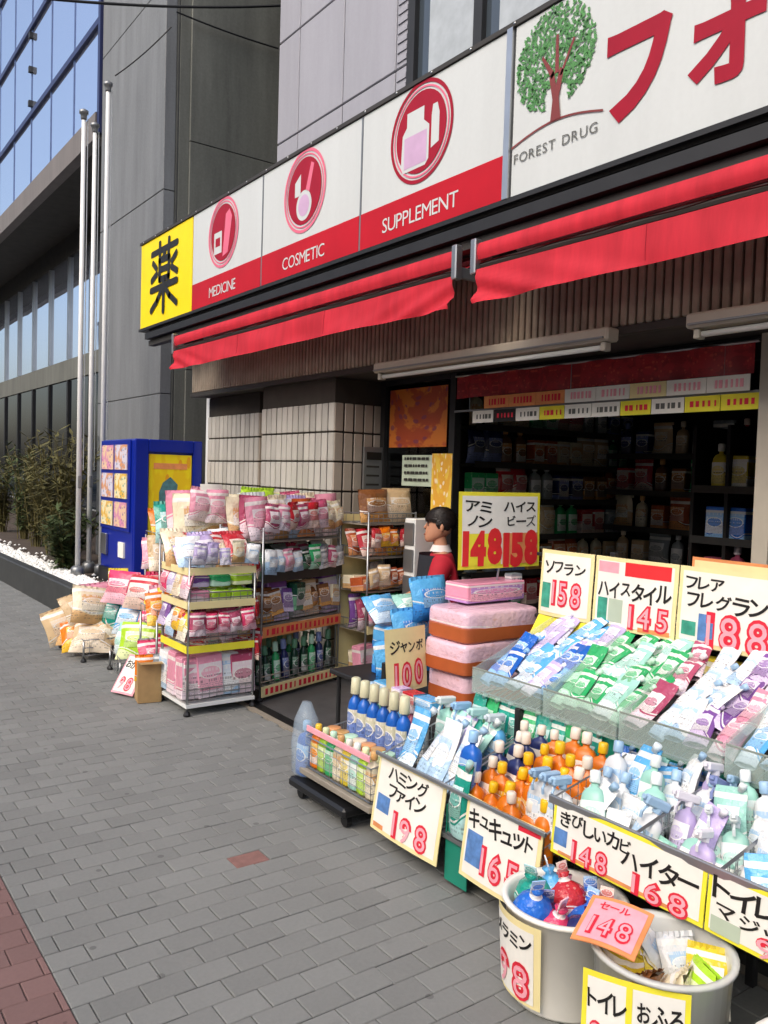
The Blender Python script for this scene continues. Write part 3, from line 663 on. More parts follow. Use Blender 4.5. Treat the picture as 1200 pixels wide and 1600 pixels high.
# ------------------------------------------------------------------ two red awnings under the sign
def awning(y0, y1, lab, seed, zr=0.0):
    t = empty('awning', lab, 'awning', (2.95, (y0 + y1) / 2, 2.4), group='red awnings over the shop front'); bpy.context.view_layer.update()
    L = y1 - y0; n = max(40, int(L * 22))
    def roof(u, v):      # sloping cloth from the wall rail to the front bar
        y = y0 + u * L; s_ = math.sin(v * math.pi) * .012
        return (3.22 - v * .31, y, 2.735 - v * .13 - s_ + .004 * math.sin(u * 61 + v * 5))
    P(MB().grid(roof, n, 5), 'canopy', 'awning_red', t, smooth=True)
    def up_(u, v):
        y = y0 + u * L; return (2.905 - .012 * math.sin(v * math.pi) - .004 * noise.noise((y * 2, v * 2, seed)), y, 2.622 + .085 * (1 - v))
    P(MB().grid(up_, n, 3), 'front_band', 'awning_red', t, smooth=True)
    P(MB().tube([(2.935, y0 - .01, 2.597), (2.935, y1 + .01, 2.597)], .02, 8), 'front_bar', 'trim_dark', t)
    def val(u, v):       # hanging valance with slack folds
        y = y0 + u * L; e0 = math.exp(-u * L / .35); e1 = math.exp(-(1 - u) * L / .35)
        w = noise.noise((y * 1.3, v * 1.2, seed)) * .012 + .006 * math.sin(y * 7 + v * 4 + seed) * v + .03 * math.sin((y - y0) * 16 - v * 9) * e0 * v + .03 * math.sin((y1 - y) * 16 - v * 9) * e1 * v
        return (2.9 + w - .014 * v, y, 2.572 - v * (.175 - .008 * math.sin(u * math.pi)) + .005 * noise.noise((y * .8, 3, seed)) * v)
    P(MB().grid(val, n, 8), 'valance', 'awning_red', t, smooth=True)
    for k in range(1, int(L)):
        u = k / int(L); P(MB().tube([Vector(val(u, v / 8)) - Vector((.0015, 0, 0)) for v in range(9)], .0016, 4), 'seam', 'logo_red', t)
    P(MB().grid(lambda u, v: tuple(Vector(val(u, .9 + v * .1)) - Vector((.0025, 0, .001))), n, 1), 'hem', 'awning_red', t, smooth=True)
    P(MB().tube([(3.2, y0, 2.735), (3.2, y1, 2.735)], .03, 8), 'roller', 'grey_metal', t)
    for y in (y0 - .02, y1 + .02):
        a = P(MB().cbox(2.89, y - .012, 2.56, 3.24, y + .012, 2.62, .005), 'arm', 'grey_metal', t)
        P(MB().cbox(2.88, y - .02, 2.55, 2.93, y + .02, 2.73, .006), 'bracket', 'steel', t)
awning(3.43, 7.3, 'red awning on the left, below the small emblem panels', 1.3)
awning(-.9, 3.24, 'red awning on the right, below the tree logo', 7.7)

# ------------------------------------------------------------------ fluorescent fixtures under the fascia
for (y0, y1, lab) in ((2.69, 4.68, 'long unlit strip light under the fascia, left one'), (.3, 2.26, 'unlit strip light under the fascia at the right edge')):
    t = empty('strip_light', lab, 'light', (3.34, y0, 2.2), group='strip lights under the fascia'); bpy.context.view_layer.update()
    P(MB().cbox(3.27, y0, 2.195, 3.364, y1, 2.262, .01), 'housing', 'fixture_white', t)
    P(MB().cbox(3.255, y0 + .02, 2.205, 3.2695, y1 - .02, 2.215, .002), 'rim', 'grey_metal', t)
    for y in (y0 + .03, y1 - .06): P(MB().cbox(3.29, y, 2.15, 3.34, y + .03, 2.194, .004), 'lamp_holder', 'fixture_white', t)
    P(MB().tube([(3.315, y0 + .062, 2.17), (3.315, y1 - .062, 2.17)], .014, 8), 'tube', 'tube', t, smooth=True)

# ------------------------------------------------------------------ things on the shop front
def sheet(name, lab, cat, y0, y1, z0, z1, mat, x=3.846, cards=None, border=None, group=None):
    t = empty(name, lab, cat, (x, y0, z0), group=group); bpy.context.view_layer.update()
    P(MB().grid(lambda u, v: (x - .002 - .006 * math.sin(u * 3.1) * v, y0 + u * (y1 - y0), z0 + v * (z1 - z0)), 6, 4), 'sheet', mat, t)
    q = random.Random(int(y0 * 100)); tx = MB()
    if cards:
        for k in range(cards):
            zz = z1 - (k + .7) * (z1 - z0) / (cards + .4); yy = y1 - .04
            while yy > y0 + .05:
                w = q.uniform(.015, .05); tx.box(x - .013, max(yy - w, y0 + .03), zz, x - .0115, yy, zz + (z1 - z0) / cards * .35); yy -= w + .012
        P(tx, 'print', border or 'ink_black', t)
    return t
sheet('poster', 'faded orange brown poster high in the shop window', 'poster', 4.56, 5.25, 1.72, 2.16, 'poster_mix_orange', cards=None)
sheet('notice', 'pale green notice sheet under the orange poster', 'notice', 4.70, 5.06, 1.43, 1.66, 'paper_green', x=3.836, cards=4, border='trim_dark')
sheet('poster', 'yellow poster beside the doorway below the notice sheet', 'poster', 4.47, 4.695, 1.25, 1.67, 'poster_mix_yellow', x=3.83, cards=None)
vb = empty('banner', 'dark red cloth banner hanging along the top of the doorway', 'banner', (3.82, 3, 2.1)); bpy.context.view_layer.update()
P(MB().grid(lambda u, v: (3.815 + .012 * math.sin(u * 40), 2.24 + u * 2.2, 2.2 - v * .15), 60, 3), 'cloth', 'valance_red', vb, smooth=True); P(MB().tube([(3.82, 2.22, 2.205), (3.82, 4.45, 2.205)], .008, 6), 'rod', 'grey_metal', vb)
tg = [('paper_orange', 'orange'), ('paper_orange', 'orange'), ('paper_orange', 'orange'), ('paper', 'white'), ('paper', 'white'), ('paper_cream', 'cream'), ('paper', 'white'), ('paper', 'white')]
for k, (m_, nm) in enumerate(tg):
    y1 = 4.12 - k * .235; o = empty('price_tag', f'{nm} tag hanging in the upper row over the doorway', 'price tag', (3.79, y1, 2.0), group=f'{nm} tags over the doorway'); bpy.context.view_layer.update()
    P(MB().box(3.788, y1 - .232, 1.965, 3.792, y1, 2.045), 'card', m_, o); tx = MB()
    for q in range(6): tx.box(3.785, y1 - .2 + q * .028, 1.985, 3.787, y1 - .2 + q * .028 + rnd.uniform(.008, .02), 2.025)
    P(tx, 'print', 'ink_red' if nm == 'orange' else 'ink_pink', o)
tg2 = ['paper', 'ink_black', 'paper', 'paper_yellow', 'paper', 'paper', 'paper_yellow', 'paper', 'paper_yellow', 'paper_yellow']
nm2 = {'paper': 'white', 'paper_yellow': 'yellow', 'ink_black': 'black'}
for k, m_ in enumerate(tg2):
    y1 = 4.25 - k * .205; o = empty('price_tag', f'{nm2[m_]} tag in the lower row along the shelf rail', 'price tag', (3.8, y1, 1.9), group=f'{nm2[m_]} tags along the rail'); bpy.context.view_layer.update()
    P(MB().box(3.808, y1 - .2, 1.875, 3.812, y1, 1.955), 'card', m_, o); tx = MB()
    for q in range(5): tx.box(3.805, y1 - .18 + q * .032, 1.9, 3.807, y1 - .18 + q * .032 + rnd.uniform(.008, .024), 1.93)
    P(tx, 'print', 'ink_red' if m_ != 'paper' else 'logo_grey', o)
tr = empty('tag_rail', 'thin metal rail carrying the hanging tags over the doorway', 'rail', (3.82, 3, 1.95)); bpy.context.view_layer.update()
P(MB().box(3.814, 2.21, 1.955, 3.826, 4.45, 1.968), 'bar', 'grey_metal', tr)
for y in (2.4, 3.4, 4.3): P(MB().tube([(3.82, y, 1.968), (3.82, y, 2.2)], .003, 4), 'hanger', 'grey_metal', tr)

# ------------------------------------------------------------------ vending machine at the end of the shop
vm = empty('vending_machine', 'blue vending machine with a yellow poster on its side', 'vending machine', (2.88, 8.3, 0)); bpy.context.view_layer.update()
P(MB().cbox(2.9, 8.32, .06, 3.62, 9.36, 1.8, .02), 'cabinet', 'vend_blue', vm)
for (x, y) in ((2.95, 8.38), (3.55, 8.38), (2.95, 9.3), (3.55, 9.3)): P(MB().cbox(x - .03, y - .03, .003, x + .03, y + .03, .058, .006), 'foot', 'black_plastic', vm)
for (a, b, c, d) in ((2.9, 3.04, .06, 1.8), (3.52, 3.62, .06, 1.8), (3.041, 3.519, 1.67, 1.8), (3.041, 3.519, .06, .42)): P(MB().cbox(a, 8.285, c, b, 8.319, d, .008), 'side_trim', 'vend_blue', vm)
po = P(MB().box(3.05, 8.305, .44, 3.51, 8.3185, 1.65), 'side_poster', 'poster_vend', vm); po['label'] = 'yellow poster panel with a dark teal picture'
fig = MB().poly([(3.16, 8.303, 1.12), (3.2, 8.303, 1.08), (3.3, 8.303, 1.12), (3.38, 8.303, 1.06), (3.4, 8.303, 1.14), (3.34, 8.303, 1.2), (3.36, 8.303, 1.34), (3.28, 8.303, 1.42), (3.2, 8.303, 1.36), (3.16, 8.303, 1.26)]); P(fig, 'picture', 'slate_print', po); P(MB().poly([(3.14, 8.3015, 1.02), (3.24, 8.3015, 1.0), (3.3, 8.3015, 1.06), (3.42, 8.3015, .98), (3.44, 8.3015, 1.05), (3.3, 8.3015, 1.13), (3.2, 8.3015, 1.09)]), 'picture', 'black_print', po)
P(MB().box(3.1, 8.3015, 1.5, 3.46, 8.3045, 1.56), 'picture', 'paper_orange', po); P(MB().box(3.08, 8.3015, .74, 3.48, 8.3045, .9), 'picture', 'paper_orange', po); P(MB().box(3.06, 8.3015, .46, 3.5, 8.3045, .56), 'picture', 'teal_board', po)
win = P(MB().cbox(2.885, 8.4, .84, 2.899, 9.34, 1.79, .003), 'display', 'vend_blue', vm)
for r in range(3):
    for k in range(2):
        y, z = 8.47 + k * .44, .88 + r * .3
        P(MB().box(2.875, y, z, 2.8845, y + .38, z + .26), 'picture', ('poster_mix_a', 'poster_mix_b', 'poster_mix_c')[(r + k) % 3], win)
P(MB().cbox(2.84, 8.5, .2, 2.899, 9.25, .42, .01), 'delivery_flap', 'black_plastic', vm); P(MB().cbox(2.87, 9.1, .55, 2.899, 9.28, .78, .006), 'coin_panel', 'steel', vm); P(MB().box(2.88, 8.55, .56, 2.899, 8.72, .72), 'sticker', 'paper', vm)

# ------------------------------------------------------------------ goods: one prototype of each kind, front towards -y, base at z = 0
PAL = {'pink': ('#e79ab0', '#f3e6ea'), 'pale pink': ('#f0c9d6', '#e27f9f'), 'hot pink': ('#dd3f6b', '#f6c6d2'), 'red': ('#c02a35', '#f0d9c9'), 'orange': ('#e67a12', '#f3c53a'), 'yellow': ('#ead03a', '#f3efe0'), 'lime': ('#b3de35', '#eef5c0'), 'green': ('#35b069', '#c9f0d4'), 'teal': ('#1f9a86', '#bfe9e6'),
       'sky blue': ('#5fb3ea', '#e6f3fa'), 'blue': ('#2068c8', '#9ecbf2'), 'navy': ('#242f66', '#8d9bd0'), 'purple': ('#7c4f9a', '#e3d2ec'), 'lavender': ('#c9b8e4', '#f4f0f8'), 'white': ('#eef0f0', '#a9cbe8'), 'cream': ('#ece0c0', '#d8a86a'), 'beige': ('#dcbf94', '#f2e2c8'),
       'brown': ('#80512f', '#d8a15c'), 'dark green': ('#17402f', '#6ea37e'), 'grey': ('#9aa0a2', '#e8e8e8'), 'rose': ('#b4506e', '#f0dfe4'), 'mint': ('#a9e0cf', '#f2fbf8'), 'terracotta': ('#b4552e', '#e2a06a'), 'dim red': ('#6a2a2a', '#8a6a4a'), 'dim brown': ('#5a4434', '#8a7a5a'), 'dim green': ('#3c4a34', '#77805a'), 'dim blue': ('#33405a', '#7a86a0'), 'dim cream': ('#8a8068', '#5a4a3a')}
def pouch(w, h, t, seed, gus=True):
    def surf(u, v, side):
        T = t / 2 * (math.sin(math.pi * min(1, (v * .86 + (.14 if gus else 0)) ** .8)) ** .8 if v < .93 else .0)
        wv = w / 2 * (1 - .07 * math.sin(math.pi * v) - (.1 * max(0, (v - .8) / .2) ** 2))
        e = (1 - abs(u) ** 2.4)
        bend = (math.sin(seed * 2.1) * .16 * (v - .45) ** 2 + math.sin(seed * 1.3) * .02 * u * v) * h * 2
        wr = bend + noise.noise((u * 2.2 + seed, v * 3.4, side)) * .012 * e + noise.noise((u * 5 + seed, v * 8, side)) * .004 * e
        return (u * wv, side * (T * max(0, e) ** .7 + .0015) + (wr if side < 0 else bend + (wr - bend) * .6), v * h)
    b = MB(); b.grid(lambda a, c: surf(a * 2 - 1, c, -1), 8, 11); b.grid(lambda a, c: surf(1 - a * 2, c, 1), 8, 11)
    lb = MB().grid(lambda a, c: (lambda p: (p[0], p[1] - .0028, p[2]))(surf((a * 2 - 1) * .68, .3 + c * .42, -1)), 6, 5)
    return b, lb
def se_ring(w, d, z, n=16, p=3.0, dx=0, dy=0):
    r = []
    for k in range(n):
        a = k * 2 * math.pi / n; c, s_ = math.cos(a), math.sin(a)
        r.append((dx + w / 2 * math.copysign(abs(c) ** (2 / p), c), dy + d / 2 * math.copysign(abs(s_) ** (2 / p), s_), z))
    return r
KIND = {}
def kind(name, parts, cat): KIND[name] = (parts, cat)
for nm, (w, h, t) in (('refill_pouch', (.135, .24, .06)), ('slim_pouch', (.10, .26, .05))):
    for s_ in range(4):
        b, lb = pouch(w, h, t, 3.3 * s_ + len(nm)); cp = MB().lathe([(.012, 0), (.012, .012), (.015, .013), (.015, .032), (.01, .034)], n=10).xf(Matrix.Translation((w * .3, 0, h * .95)) @ Matrix.Rotation(.5, 4, 'Y'))
        kind(f'{nm}{s_}', [('body', b.mesh('body', 'pack_film', True), 1), ('front_label', lb.mesh('front_label', 'label_print', True), 1), ('cap', cp.mesh('cap', 'pack_plain', True), 2)], 'refill pouch')
for nm, (w, h, t) in (('snack_bag', (.17, .23, .07)), ('wide_bag', (.26, .22, .11)), ('small_bag', (.11, .15, .05))):
    for s_ in range(4):
        b, lb = pouch(w, h, t, 7.1 * s_ + len(nm), gus=False)
        se = MB().grid(lambda a, c: ((a - .5) * w * .94, -.003 + .004 * math.sin(a * 40), h * (.93 + c * .09)), 14, 1)
        kind(f'{nm}{s_}', [('body', b.mesh('body', 'pack_film', True), 1), ('front_label', lb.mesh('front_label', 'label_print', True), 1), ('seal', se.mesh('seal', 'pack_plain'), 1)], 'bag')
def bottle(w, d, h, neck, p):
    prof = [(.9, 0), (1, .03), (1, .12), (.985, .5), (1, .7), (.93, .8), (.7, .88), (neck, .93), (neck, 1)]
    b = MB().loft([se_ring(w * s_, d * s_, z * h, p=p if s_ > .6 else 2) for s_, z in prof])
    def lf(u, v):
        a = (-.5 + (u - .5) * .86) * math.pi; c, s_ = math.cos(a), math.sin(a)
        return ((w / 2 + .0015) * math.copysign(abs(c) ** (2 / p), c), (d / 2 + .0015) * math.copysign(abs(s_) ** (2 / p), s_), (.12 + v * .57) * h)
    return b, MB().grid(lf, 8, 3)
b, lb = bottle(.085, .06, .2, .3, 3.2); cp = MB().lathe([(.017, .197), (.019, .2), (.019, .235), (.014, .24)], n=12)
kind('bottle', [('body', b.mesh('body', 'pack_plain', True), 1), ('front_label', lb.mesh('front_label', 'label_print', True), 1), ('cap', cp.mesh('cap', 'pack_plain', True), 2)], 'bottle')
b, lb = bottle(.06, .06, .22, .4, 2.2); cp = MB().lathe([(.022, .217), (.023, .22), (.021, .285), (.012, .29)], n=12)
kind('tall_bottle', [('body', b.mesh('body', 'pack_plain', True), 1), ('front_label', lb.mesh('front_label', 'label_print', True), 1), ('cap', cp.mesh('cap', 'pack_plain', True), 2)], 'bottle')
b, lb = bottle(.095, .055, .19, .28, 3); tg_ = MB().cbox(-.014, -.06, .2, .014, .035, .232, .006).tube([(0, -.035, .205), (0, -.05, .175), (0, -.045, .155)], .006, 5).lathe([(.015, .187), (.015, .205)], n=8); nz = MB().cbox(-.008, -.072, .212, .008, -.0605, .228, .003)
kind('spray_bottle', [('body', b.mesh('body', 'pack_plain', True), 1), ('front_label', lb.mesh('front_label', 'label_print', True), 1), ('trigger', tg_.mesh('trigger', 'pack_plain'), 2), ('nozzle', nz.mesh('nozzle', 'pack_plain'), 2)], 'spray bottle')
bx = MB().cbox(-.055, -.035, 0, .055, .035, .17, .003); lb = MB().box(-.05, -.0365, .03, .05, -.0353, .14); fl = MB().box(-.05, -.0352, .171, .05, .034, .1725)
kind('carton', [('body', bx.mesh('body', 'pack_film'), 1), ('front_label', lb.mesh('front_label', 'label_print'), 1), ('flap', fl.mesh('flap', 'pack_matte'), 1)], 'box')
kind('flat_box', [('body', MB().cbox(-.09, -.05, 0, .09, .05, .075, .003).mesh('body', 'pack_film'), 1), ('front_label', MB().box(-.08, -.0515, .012, .08, -.0503, .06).mesh('front_label', 'label_print'), 1)], 'box')
def rollpack(w, d, h, nx, nz):
    def f(u, v, side):
        bl = .012 * abs(math.sin(u * math.pi * nx)) + .01 * abs(math.sin(v * math.pi * nz)); return bl
    b = MB(); n = 24
    rings = []
    for k in range(13):
        v = k / 12; r = []
        for q in range(n * 2):
            a = q * math.pi / n; c, s_ = math.cos(a), math.sin(a); e = .32
            x = math.copysign(abs(c) ** e, c) * w / 2; y = math.copysign(abs(s_) ** e, s_) * d / 2
            g = .92 + .07 * abs(math.sin(v * math.pi * nz)) ** .5 + .02 * abs(math.sin((x / w + .5) * math.pi * nx)) - (.06 if k in (0, 12) else 0)
            r.append((x * g, y * g, v * h + noise.noise((x * 9, y * 9, v * 3)) * .006))
        rings.append(r)
    b.loft(rings)
    band = MB().loft([se_ring(w * s_, d * s_, z * h, n=32, p=6) for s_, z in ((1.0, .04), (1.012, .1), (1.012, .3), (1.0, .36))], False, False)
    hd = MB().tube([(-w * .16, 0, h * .99), (-w * .1, 0, h * 1.06), (w * .1, 0, h * 1.06), (w * .16, 0, h * .99)], .008, 5)
    return [('body', b.mesh('body', 'pack_film', True), 1), ('band', band.mesh('band', 'pack_matte', True), 2), ('handle', hd.mesh('handle', 'pack_plain'), 1)]
def slab(w, d, h):
    q0 = lambda sc_, z: [(x * (1 + .012 * noise.noise((x * 14, y * 14, z * 30))), y * (1 + .02 * noise.noise((y * 14, x * 14, z * 30))), z + .004 * noise.noise((x * 11, y * 11, 3))) for x, y, z in se_ring(w * sc_, d * sc_, z, n=48, p=9)]
    b = MB().loft([q0(.96, 0), q0(.99, .006), q0(1, .02), q0(1, .06), q0(1.005, .1), q0(.995, h - .016), q0(.975, h - .004), q0(.93, h)])
    band = MB().loft([[(x * 1.004, y * 1.006, z) for x, y, z in q0(k, z)] for k, z in ((1.0, .008), (1.003, .03), (1.003, .066))], False, False)
    seam = MB().box(-w * .46, -.004, h, w * .46, .004, h + .004)
    return [('body', b.mesh('body', 'pack_film', True), 1), ('band', band.mesh('band', 'pack_matte', True), 2), ('seam', seam.mesh('seam', 'pack_plain'), 1)]
kind('tissue_pack', slab(.47, .3, .142), 'pack'); kind('small_pack', rollpack(.24, .16, .12, 2, 1), 'pack')
ball = MB().lathe([(.012, 0), (.04, .008), (.058, .035), (.06, .06), (.045, .09), (.02, .105), (.012, .115), (.02, .13)], n=12)
kind('net_sponge', [('body', ball.mesh('body', 'pack_film', True), 1), ('tag', MB().box(-.02, -.002, .118, .02, .002, .16).mesh('tag', 'label_print'), 1)], 'sponge')
can = MB().lathe([(.03, 0), (.033, .004), (.033, .14), (.03, .146), (.012, .15)], n=14)
kind('can', [('body', can.mesh('body', 'pack_film', True), 1), ('lid', MB().lathe([(.03, .146), (.03, .158), (.026, .16)], n=14).mesh('lid', 'pack_plain', True), 2)], 'can')

DISP = {'refill_pouch': 'refill pouch', 'slim_pouch': 'slim pouch', 'snack_bag': 'bag', 'wide_bag': 'wide bag', 'small_bag': 'small bag', 'bottle': 'bottle', 'tall_bottle': 'tall bottle', 'spray_bottle': 'spray bottle', 'carton': 'carton', 'flat_box': 'flat box', 'tissue_pack': 'tissue pack', 'small_pack': 'roll pack', 'net_sponge': 'net sponge', 'can': 'can'}
q_ = random.Random(77)
def item(k, loc, rz, lean, colr, where, sc=1.0, c2=None, roll_=0.0, label=None, group=None):
    kk = k if k in KIND else f'{k}{q_.randint(0, 3)}'
    parts, cat = KIND[kk]
    disp = DISP[k]; lab = label or f'{colr} {disp} {where}'
    o = bpy.data.objects.new(k, None); col.objects.link(o); o.location = loc; o.empty_display_size = .05
    o.rotation_euler = (Matrix.Rotation(rz, 3, 'Z') @ Matrix.Rotation(-lean, 3, 'X') @ Matrix.Rotation(roll_, 3, 'Y')).to_euler(); o.scale = (sc,) * 3 if not isinstance(sc, tuple) else sc
    tag(o, lab, cat, group or (f"{disp}{'es' if disp.endswith(('h', 'x')) else 's'} {where}"))
    a, b = PAL[colr]; a = lin(a); b = lin(c2 or b); j = q_.uniform(.88, 1.1)
    for nm, me, w in parts:
        p = bpy.data.objects.new(nm, me); col.objects.link(p); p.parent = o
        p.color = tuple(min(1, x * j) for x in (a if w == 1 else b)) + (1,); p['c2'] = [float(x) for x in (b if w == 1 else a)]
    return o

# ------------------------------------------------------------------ wire racks
def wire_rack(name, lab, loc, rz, w, d, tiers, hpost, lip=.07, cat='display rack', boards=False, tilt=0.0, back=False):
    """local: x 0..w (front edge, towards -y), y 0..d"""
    t = empty(name, lab, cat, loc, rz)
    for (x, y) in ((0, 0), (w, 0), (0, d), (w, d)):
        MB().tube([(x, y, .03), (x, y, hpost)], .008, 6).build('post', 'chrome_wire', t, True)
        MB().lathe([(.02, -.0), (.024, .012), (.014, .03)], x, y, 8).build('foot', 'black_plastic', t)
    if back: MB().box(.01, d - .002, tiers[0], w - .01, d + .004, hpost - .03).build('back_panel', 'paper_cream', t)  # pale panel added to lighten the dark gaps between the goods
    for z in tiers:
        m = MB(); dz = d * math.tan(tilt)
        n = int(w / .045)
        for k in range(n + 1): m.tube([(k * w / n, 0, z + lip), (k * w / n, .002, z), (k * w / n, d, z + dz)], .0022, 3, False)
        for k in range(5): m.tube([(0, k * d / 4, z + dz * k / 4), (w, k * d / 4, z + dz * k / 4)], .003, 4)
        for zz in (lip, lip * .5): m.tube([(0, 0, z + zz), (w, 0, z + zz)], .004, 4)
        for xx in (0, w):
            m.tube([(xx, 0, z + lip), (xx, d, z + dz + lip)], .004, 4)
            for k in range(5): m.tube([(xx, k * d / 4, z + dz * k / 4), (xx, k * d / 4, z + dz * k / 4 + lip)], .0022, 3, False)
        s_ = m.build('shelf', 'chrome_wire', t)
        if boards: MB().box(.006, .006, z - .012, w - .006, d - .006, z - .004).build('board', 'fixture_white', s_)
    return t
def to_world(t, p): return t.matrix_basis @ Vector(p)
def fill(t, tier_z, w, d, rows, kinds, cols, where, lean=.15, jit=.02, rz=0.0, sc=(.85, 1.1), y0=.06):
    """stand goods on one tier of a rack, rows from the back to the front"""
    for r in range(rows[1]):
        for k in range(rows[0]):
            kk = q_.choice(kinds); c = cols[(k + r) % len(cols)] if len(cols) > 3 else cols[k * len(cols) // rows[0]]
            p = to_world(t, ((k + .5) * w / rows[0] + q_.uniform(-jit, jit), y0 + r * (d - y0 * 1.6) / max(1, rows[1]), tier_z + .006))
            item(kk, p, t.rotation_euler[2] + rz + q_.uniform(-.12, .12), lean + q_.uniform(-.05, .08), c, where, q_.uniform(*sc), roll_=q_.uniform(-.06, .06))

# paper price cards, slightly curled, with marker lettering
def card(name, lab, p, udir, vdir, w, h, texts, border='paper_cream', base='paper', curl=.012, picture=None, cat='price card', group=None, blocks=(), stick=None):
    P0 = Vector(p); U = Vector(udir).normalized(); V = Vector(vdir).normalized(); N = U.cross(V)
    t = empty(name, lab, cat, p, group=group); bpy.context.view_layer.update()
    def fn(u, v, n): return P0 + U * u + V * v + N * (n + curl * math.sin(u / w * math.pi) + curl * .6 * math.cos(v / h * 3))
    bd = MB().grid(lambda a, b: fn(a * w, b * h, 0), 6, 4).grid(lambda a, b: fn((1 - a) * w, b * h, -.003), 6, 4)
    board = P(bd, 'board', border, t)
    m = .035 * min(w, h) + .006
    P(MB().grid(lambda a, b: fn(m + a * (w - 2 * m), m + b * (h - 2 * m), .0012), 6, 4), 'sheet', base, t)
    for (u0, v0, u1, v1, mt_) in blocks: P(MB().grid(lambda a, b: fn((u0 + a * (u1 - u0)) * w, (v0 + b * (v1 - v0)) * h, .002), 3, 3), 'picture', mt_, t)
    for (s_, u, v, size, style, fit) in texts:
        if style == 'price':
            P(letters(MB(), s_, fn, u * w, v * h, size * h, off=.075, wide=1.0, gap=.14, n=.003, jit=.1, seed=len(s_) + int(u * 10), fit=fit * w), 'price_digits', 'ink_red', t)
            P(letters(MB(), s_, fn, u * w + .012 * h, v * h, size * h, off=.0, wide=1.0, gap=.28, n=.0042, jit=.1, seed=len(s_) + int(u * 10), fit=fit * w * .95), 'price_digits', 'ink_pink', t)
        elif style == 'solid': P(letters(MB(), s_, fn, u * w, v * h, size * h, off=.07, wide=1.0, gap=.05, n=.003, jit=.1, seed=4, fit=fit * w), 'price_digits', 'solid_red', t)
        else: P(letters(MB(), s_, fn, u * w, v * h, size * h, off=.02, wide=.9, gap=.04, n=.003, jit=.35, seed=len(s_) * 7 + int(v * 10), fit=fit * w), 'lettering', {'ink': 'ink_black', 'blue': 'ink_blue', 'red': 'ink_red'}[style], t)
    if stick: P(MB().tube([fn(w / 2, h * .1, -.008), stick], .005, 6), 'stick', 'chrome_wire', t)
    return t
W = (-.0, -1, 0)        # reading direction of a card that faces the street
UPV = (0, 0, 1)

# ------------------------------------------------------------------ racks by the pillars
WEST = -math.pi / 2
r1 = wire_rack('wire_rack', 'small square tiered wire rack at the pavement edge', (2.0, 4.73, 0), 0, .44, .42, (.09, .44, .68, .89), .97, cat='rack')
MB().box(-.01, -.012, .05, .45, .43, .072).build('base_board', 'white_paint', r1)
for z, m_ in ((.385, 'paper_yellow'), (.655, 'paper_cream'), (.862, 'paper_cream')):
    MB().box(.0, -.012, z, .44, -.006, z + .045).build('price_rail', m_, r1); MB().box(-.012, 0, z, -.006, .42, z + .045).build('price_rail', m_, r1)
fill(r1, .09, .44, .4, (4, 2), ['carton'], ['pink', 'white', 'rose'], 'on the lowest tier of the small square rack', .03, .004, sc=(1.45, 1.55))
for k in range(3): item('carton', to_world(r1, (.03, .1 + k * .13, .096)), WEST, .03, ('pink', 'hot pink', 'white')[k], 'on the lowest tier facing the street, small square rack', 1.4)
fill(r1, .44, .44, .4, (4, 2), ['small_bag', 'carton'], ['hot pink', 'red', 'rose', 'cream'], 'on the second tier of the small square rack', .06, .005, sc=(1.0, 1.2))
fill(r1, .68, .44, .4, (3, 2), ['small_pack'], ['pink', 'lime', 'lime'], 'on the third tier of the small square rack', .0, .004, sc=(.6, .62))
fill(r1, .78, .44, .4, (3, 1), ['small_pack'], ['purple', 'green', 'lime'], 'stacked up on the third tier of the small square rack', .0, .004, sc=(.56, .58))
fill(r1, .89, .44, .4, (4, 3), ['small_bag', 'snack_bag'], ['white', 'lavender', 'cream', 'red', 'sky blue'], 'on the top tier of the small square rack', .6, .02, sc=(.95, 1.2))
for k, c in enumerate(('yellow', 'orange', 'white', 'purple')): item('snack_bag', to_world(r1, (-.03, .06 + k * .1, .46 + (k % 2) * .05)), WEST, .35, c, 'hanging on the street side of the small square rack', .8)
for k, c in enumerate(('pink', 'beige', 'lavender', 'hot pink')): item('snack_bag', to_world(r1, (-.02, .05 + k * .11, .72)), WEST, .3, c, 'leaning on the street side of the small square rack, upper', .78)

A2 = .32
r2 = wire_rack('wire_rack', 'wide tiered wire rack between the small square rack and the pillar', (2.53, 4.80, 0), A2, .8, .4, (.09, .5, .8, 1.05), 1.14, back=True, boards=True, cat='rack')
for z, m_ in ((.03, 'paper_cream'), (.42, 'paper_orange'), (.78, 'trim_dark')): MB().box(.0, -.02, z, .8, -.012, z + .07).build('price_rail', m_, r2)
tx = MB(); 
for k in range(16): tx.box(.03 + k * .047, -.022, .045, .03 + k * .047 + rnd.uniform(.012, .036), -.0205, .085); tx.box(.03 + k * .047, -.022, .435, .03 + k * .047 + rnd.uniform(.012, .036), -.0205, .475)
tx.build('rail_print', 'ink_red', r2)
fill(r2, .09, .8, .38, (9, 2), ['tall_bottle'], ['dark green', 'dark green', 'green', 'navy'], 'on the lowest shelf of the wide wire rack', .02, .006, sc=(.85, .95))
fill(r2, .5, .8, .38, (7, 2), ['small_bag', 'carton'], ['brown', 'purple', 'dark green', 'grey', 'beige'], 'on the second shelf of the wide wire rack', .12, .02, sc=(1.3, 1.6))
fill(r2, .8, .8, .38, (8, 3), ['snack_bag', 'small_bag'], ['green', 'white', 'dark green', 'grey', 'hot pink', 'rose'], 'on the third shelf of the wide wire rack', .5, .03, sc=(.9, 1.15))
fill(r2, 1.05, .8, .38, (7, 3), ['snack_bag'], ['pink', 'rose', 'cream', 'white', 'terracotta', 'lavender'], 'on the top shelf of the wide wire rack', .2, .04, sc=(1.0, 1.35))

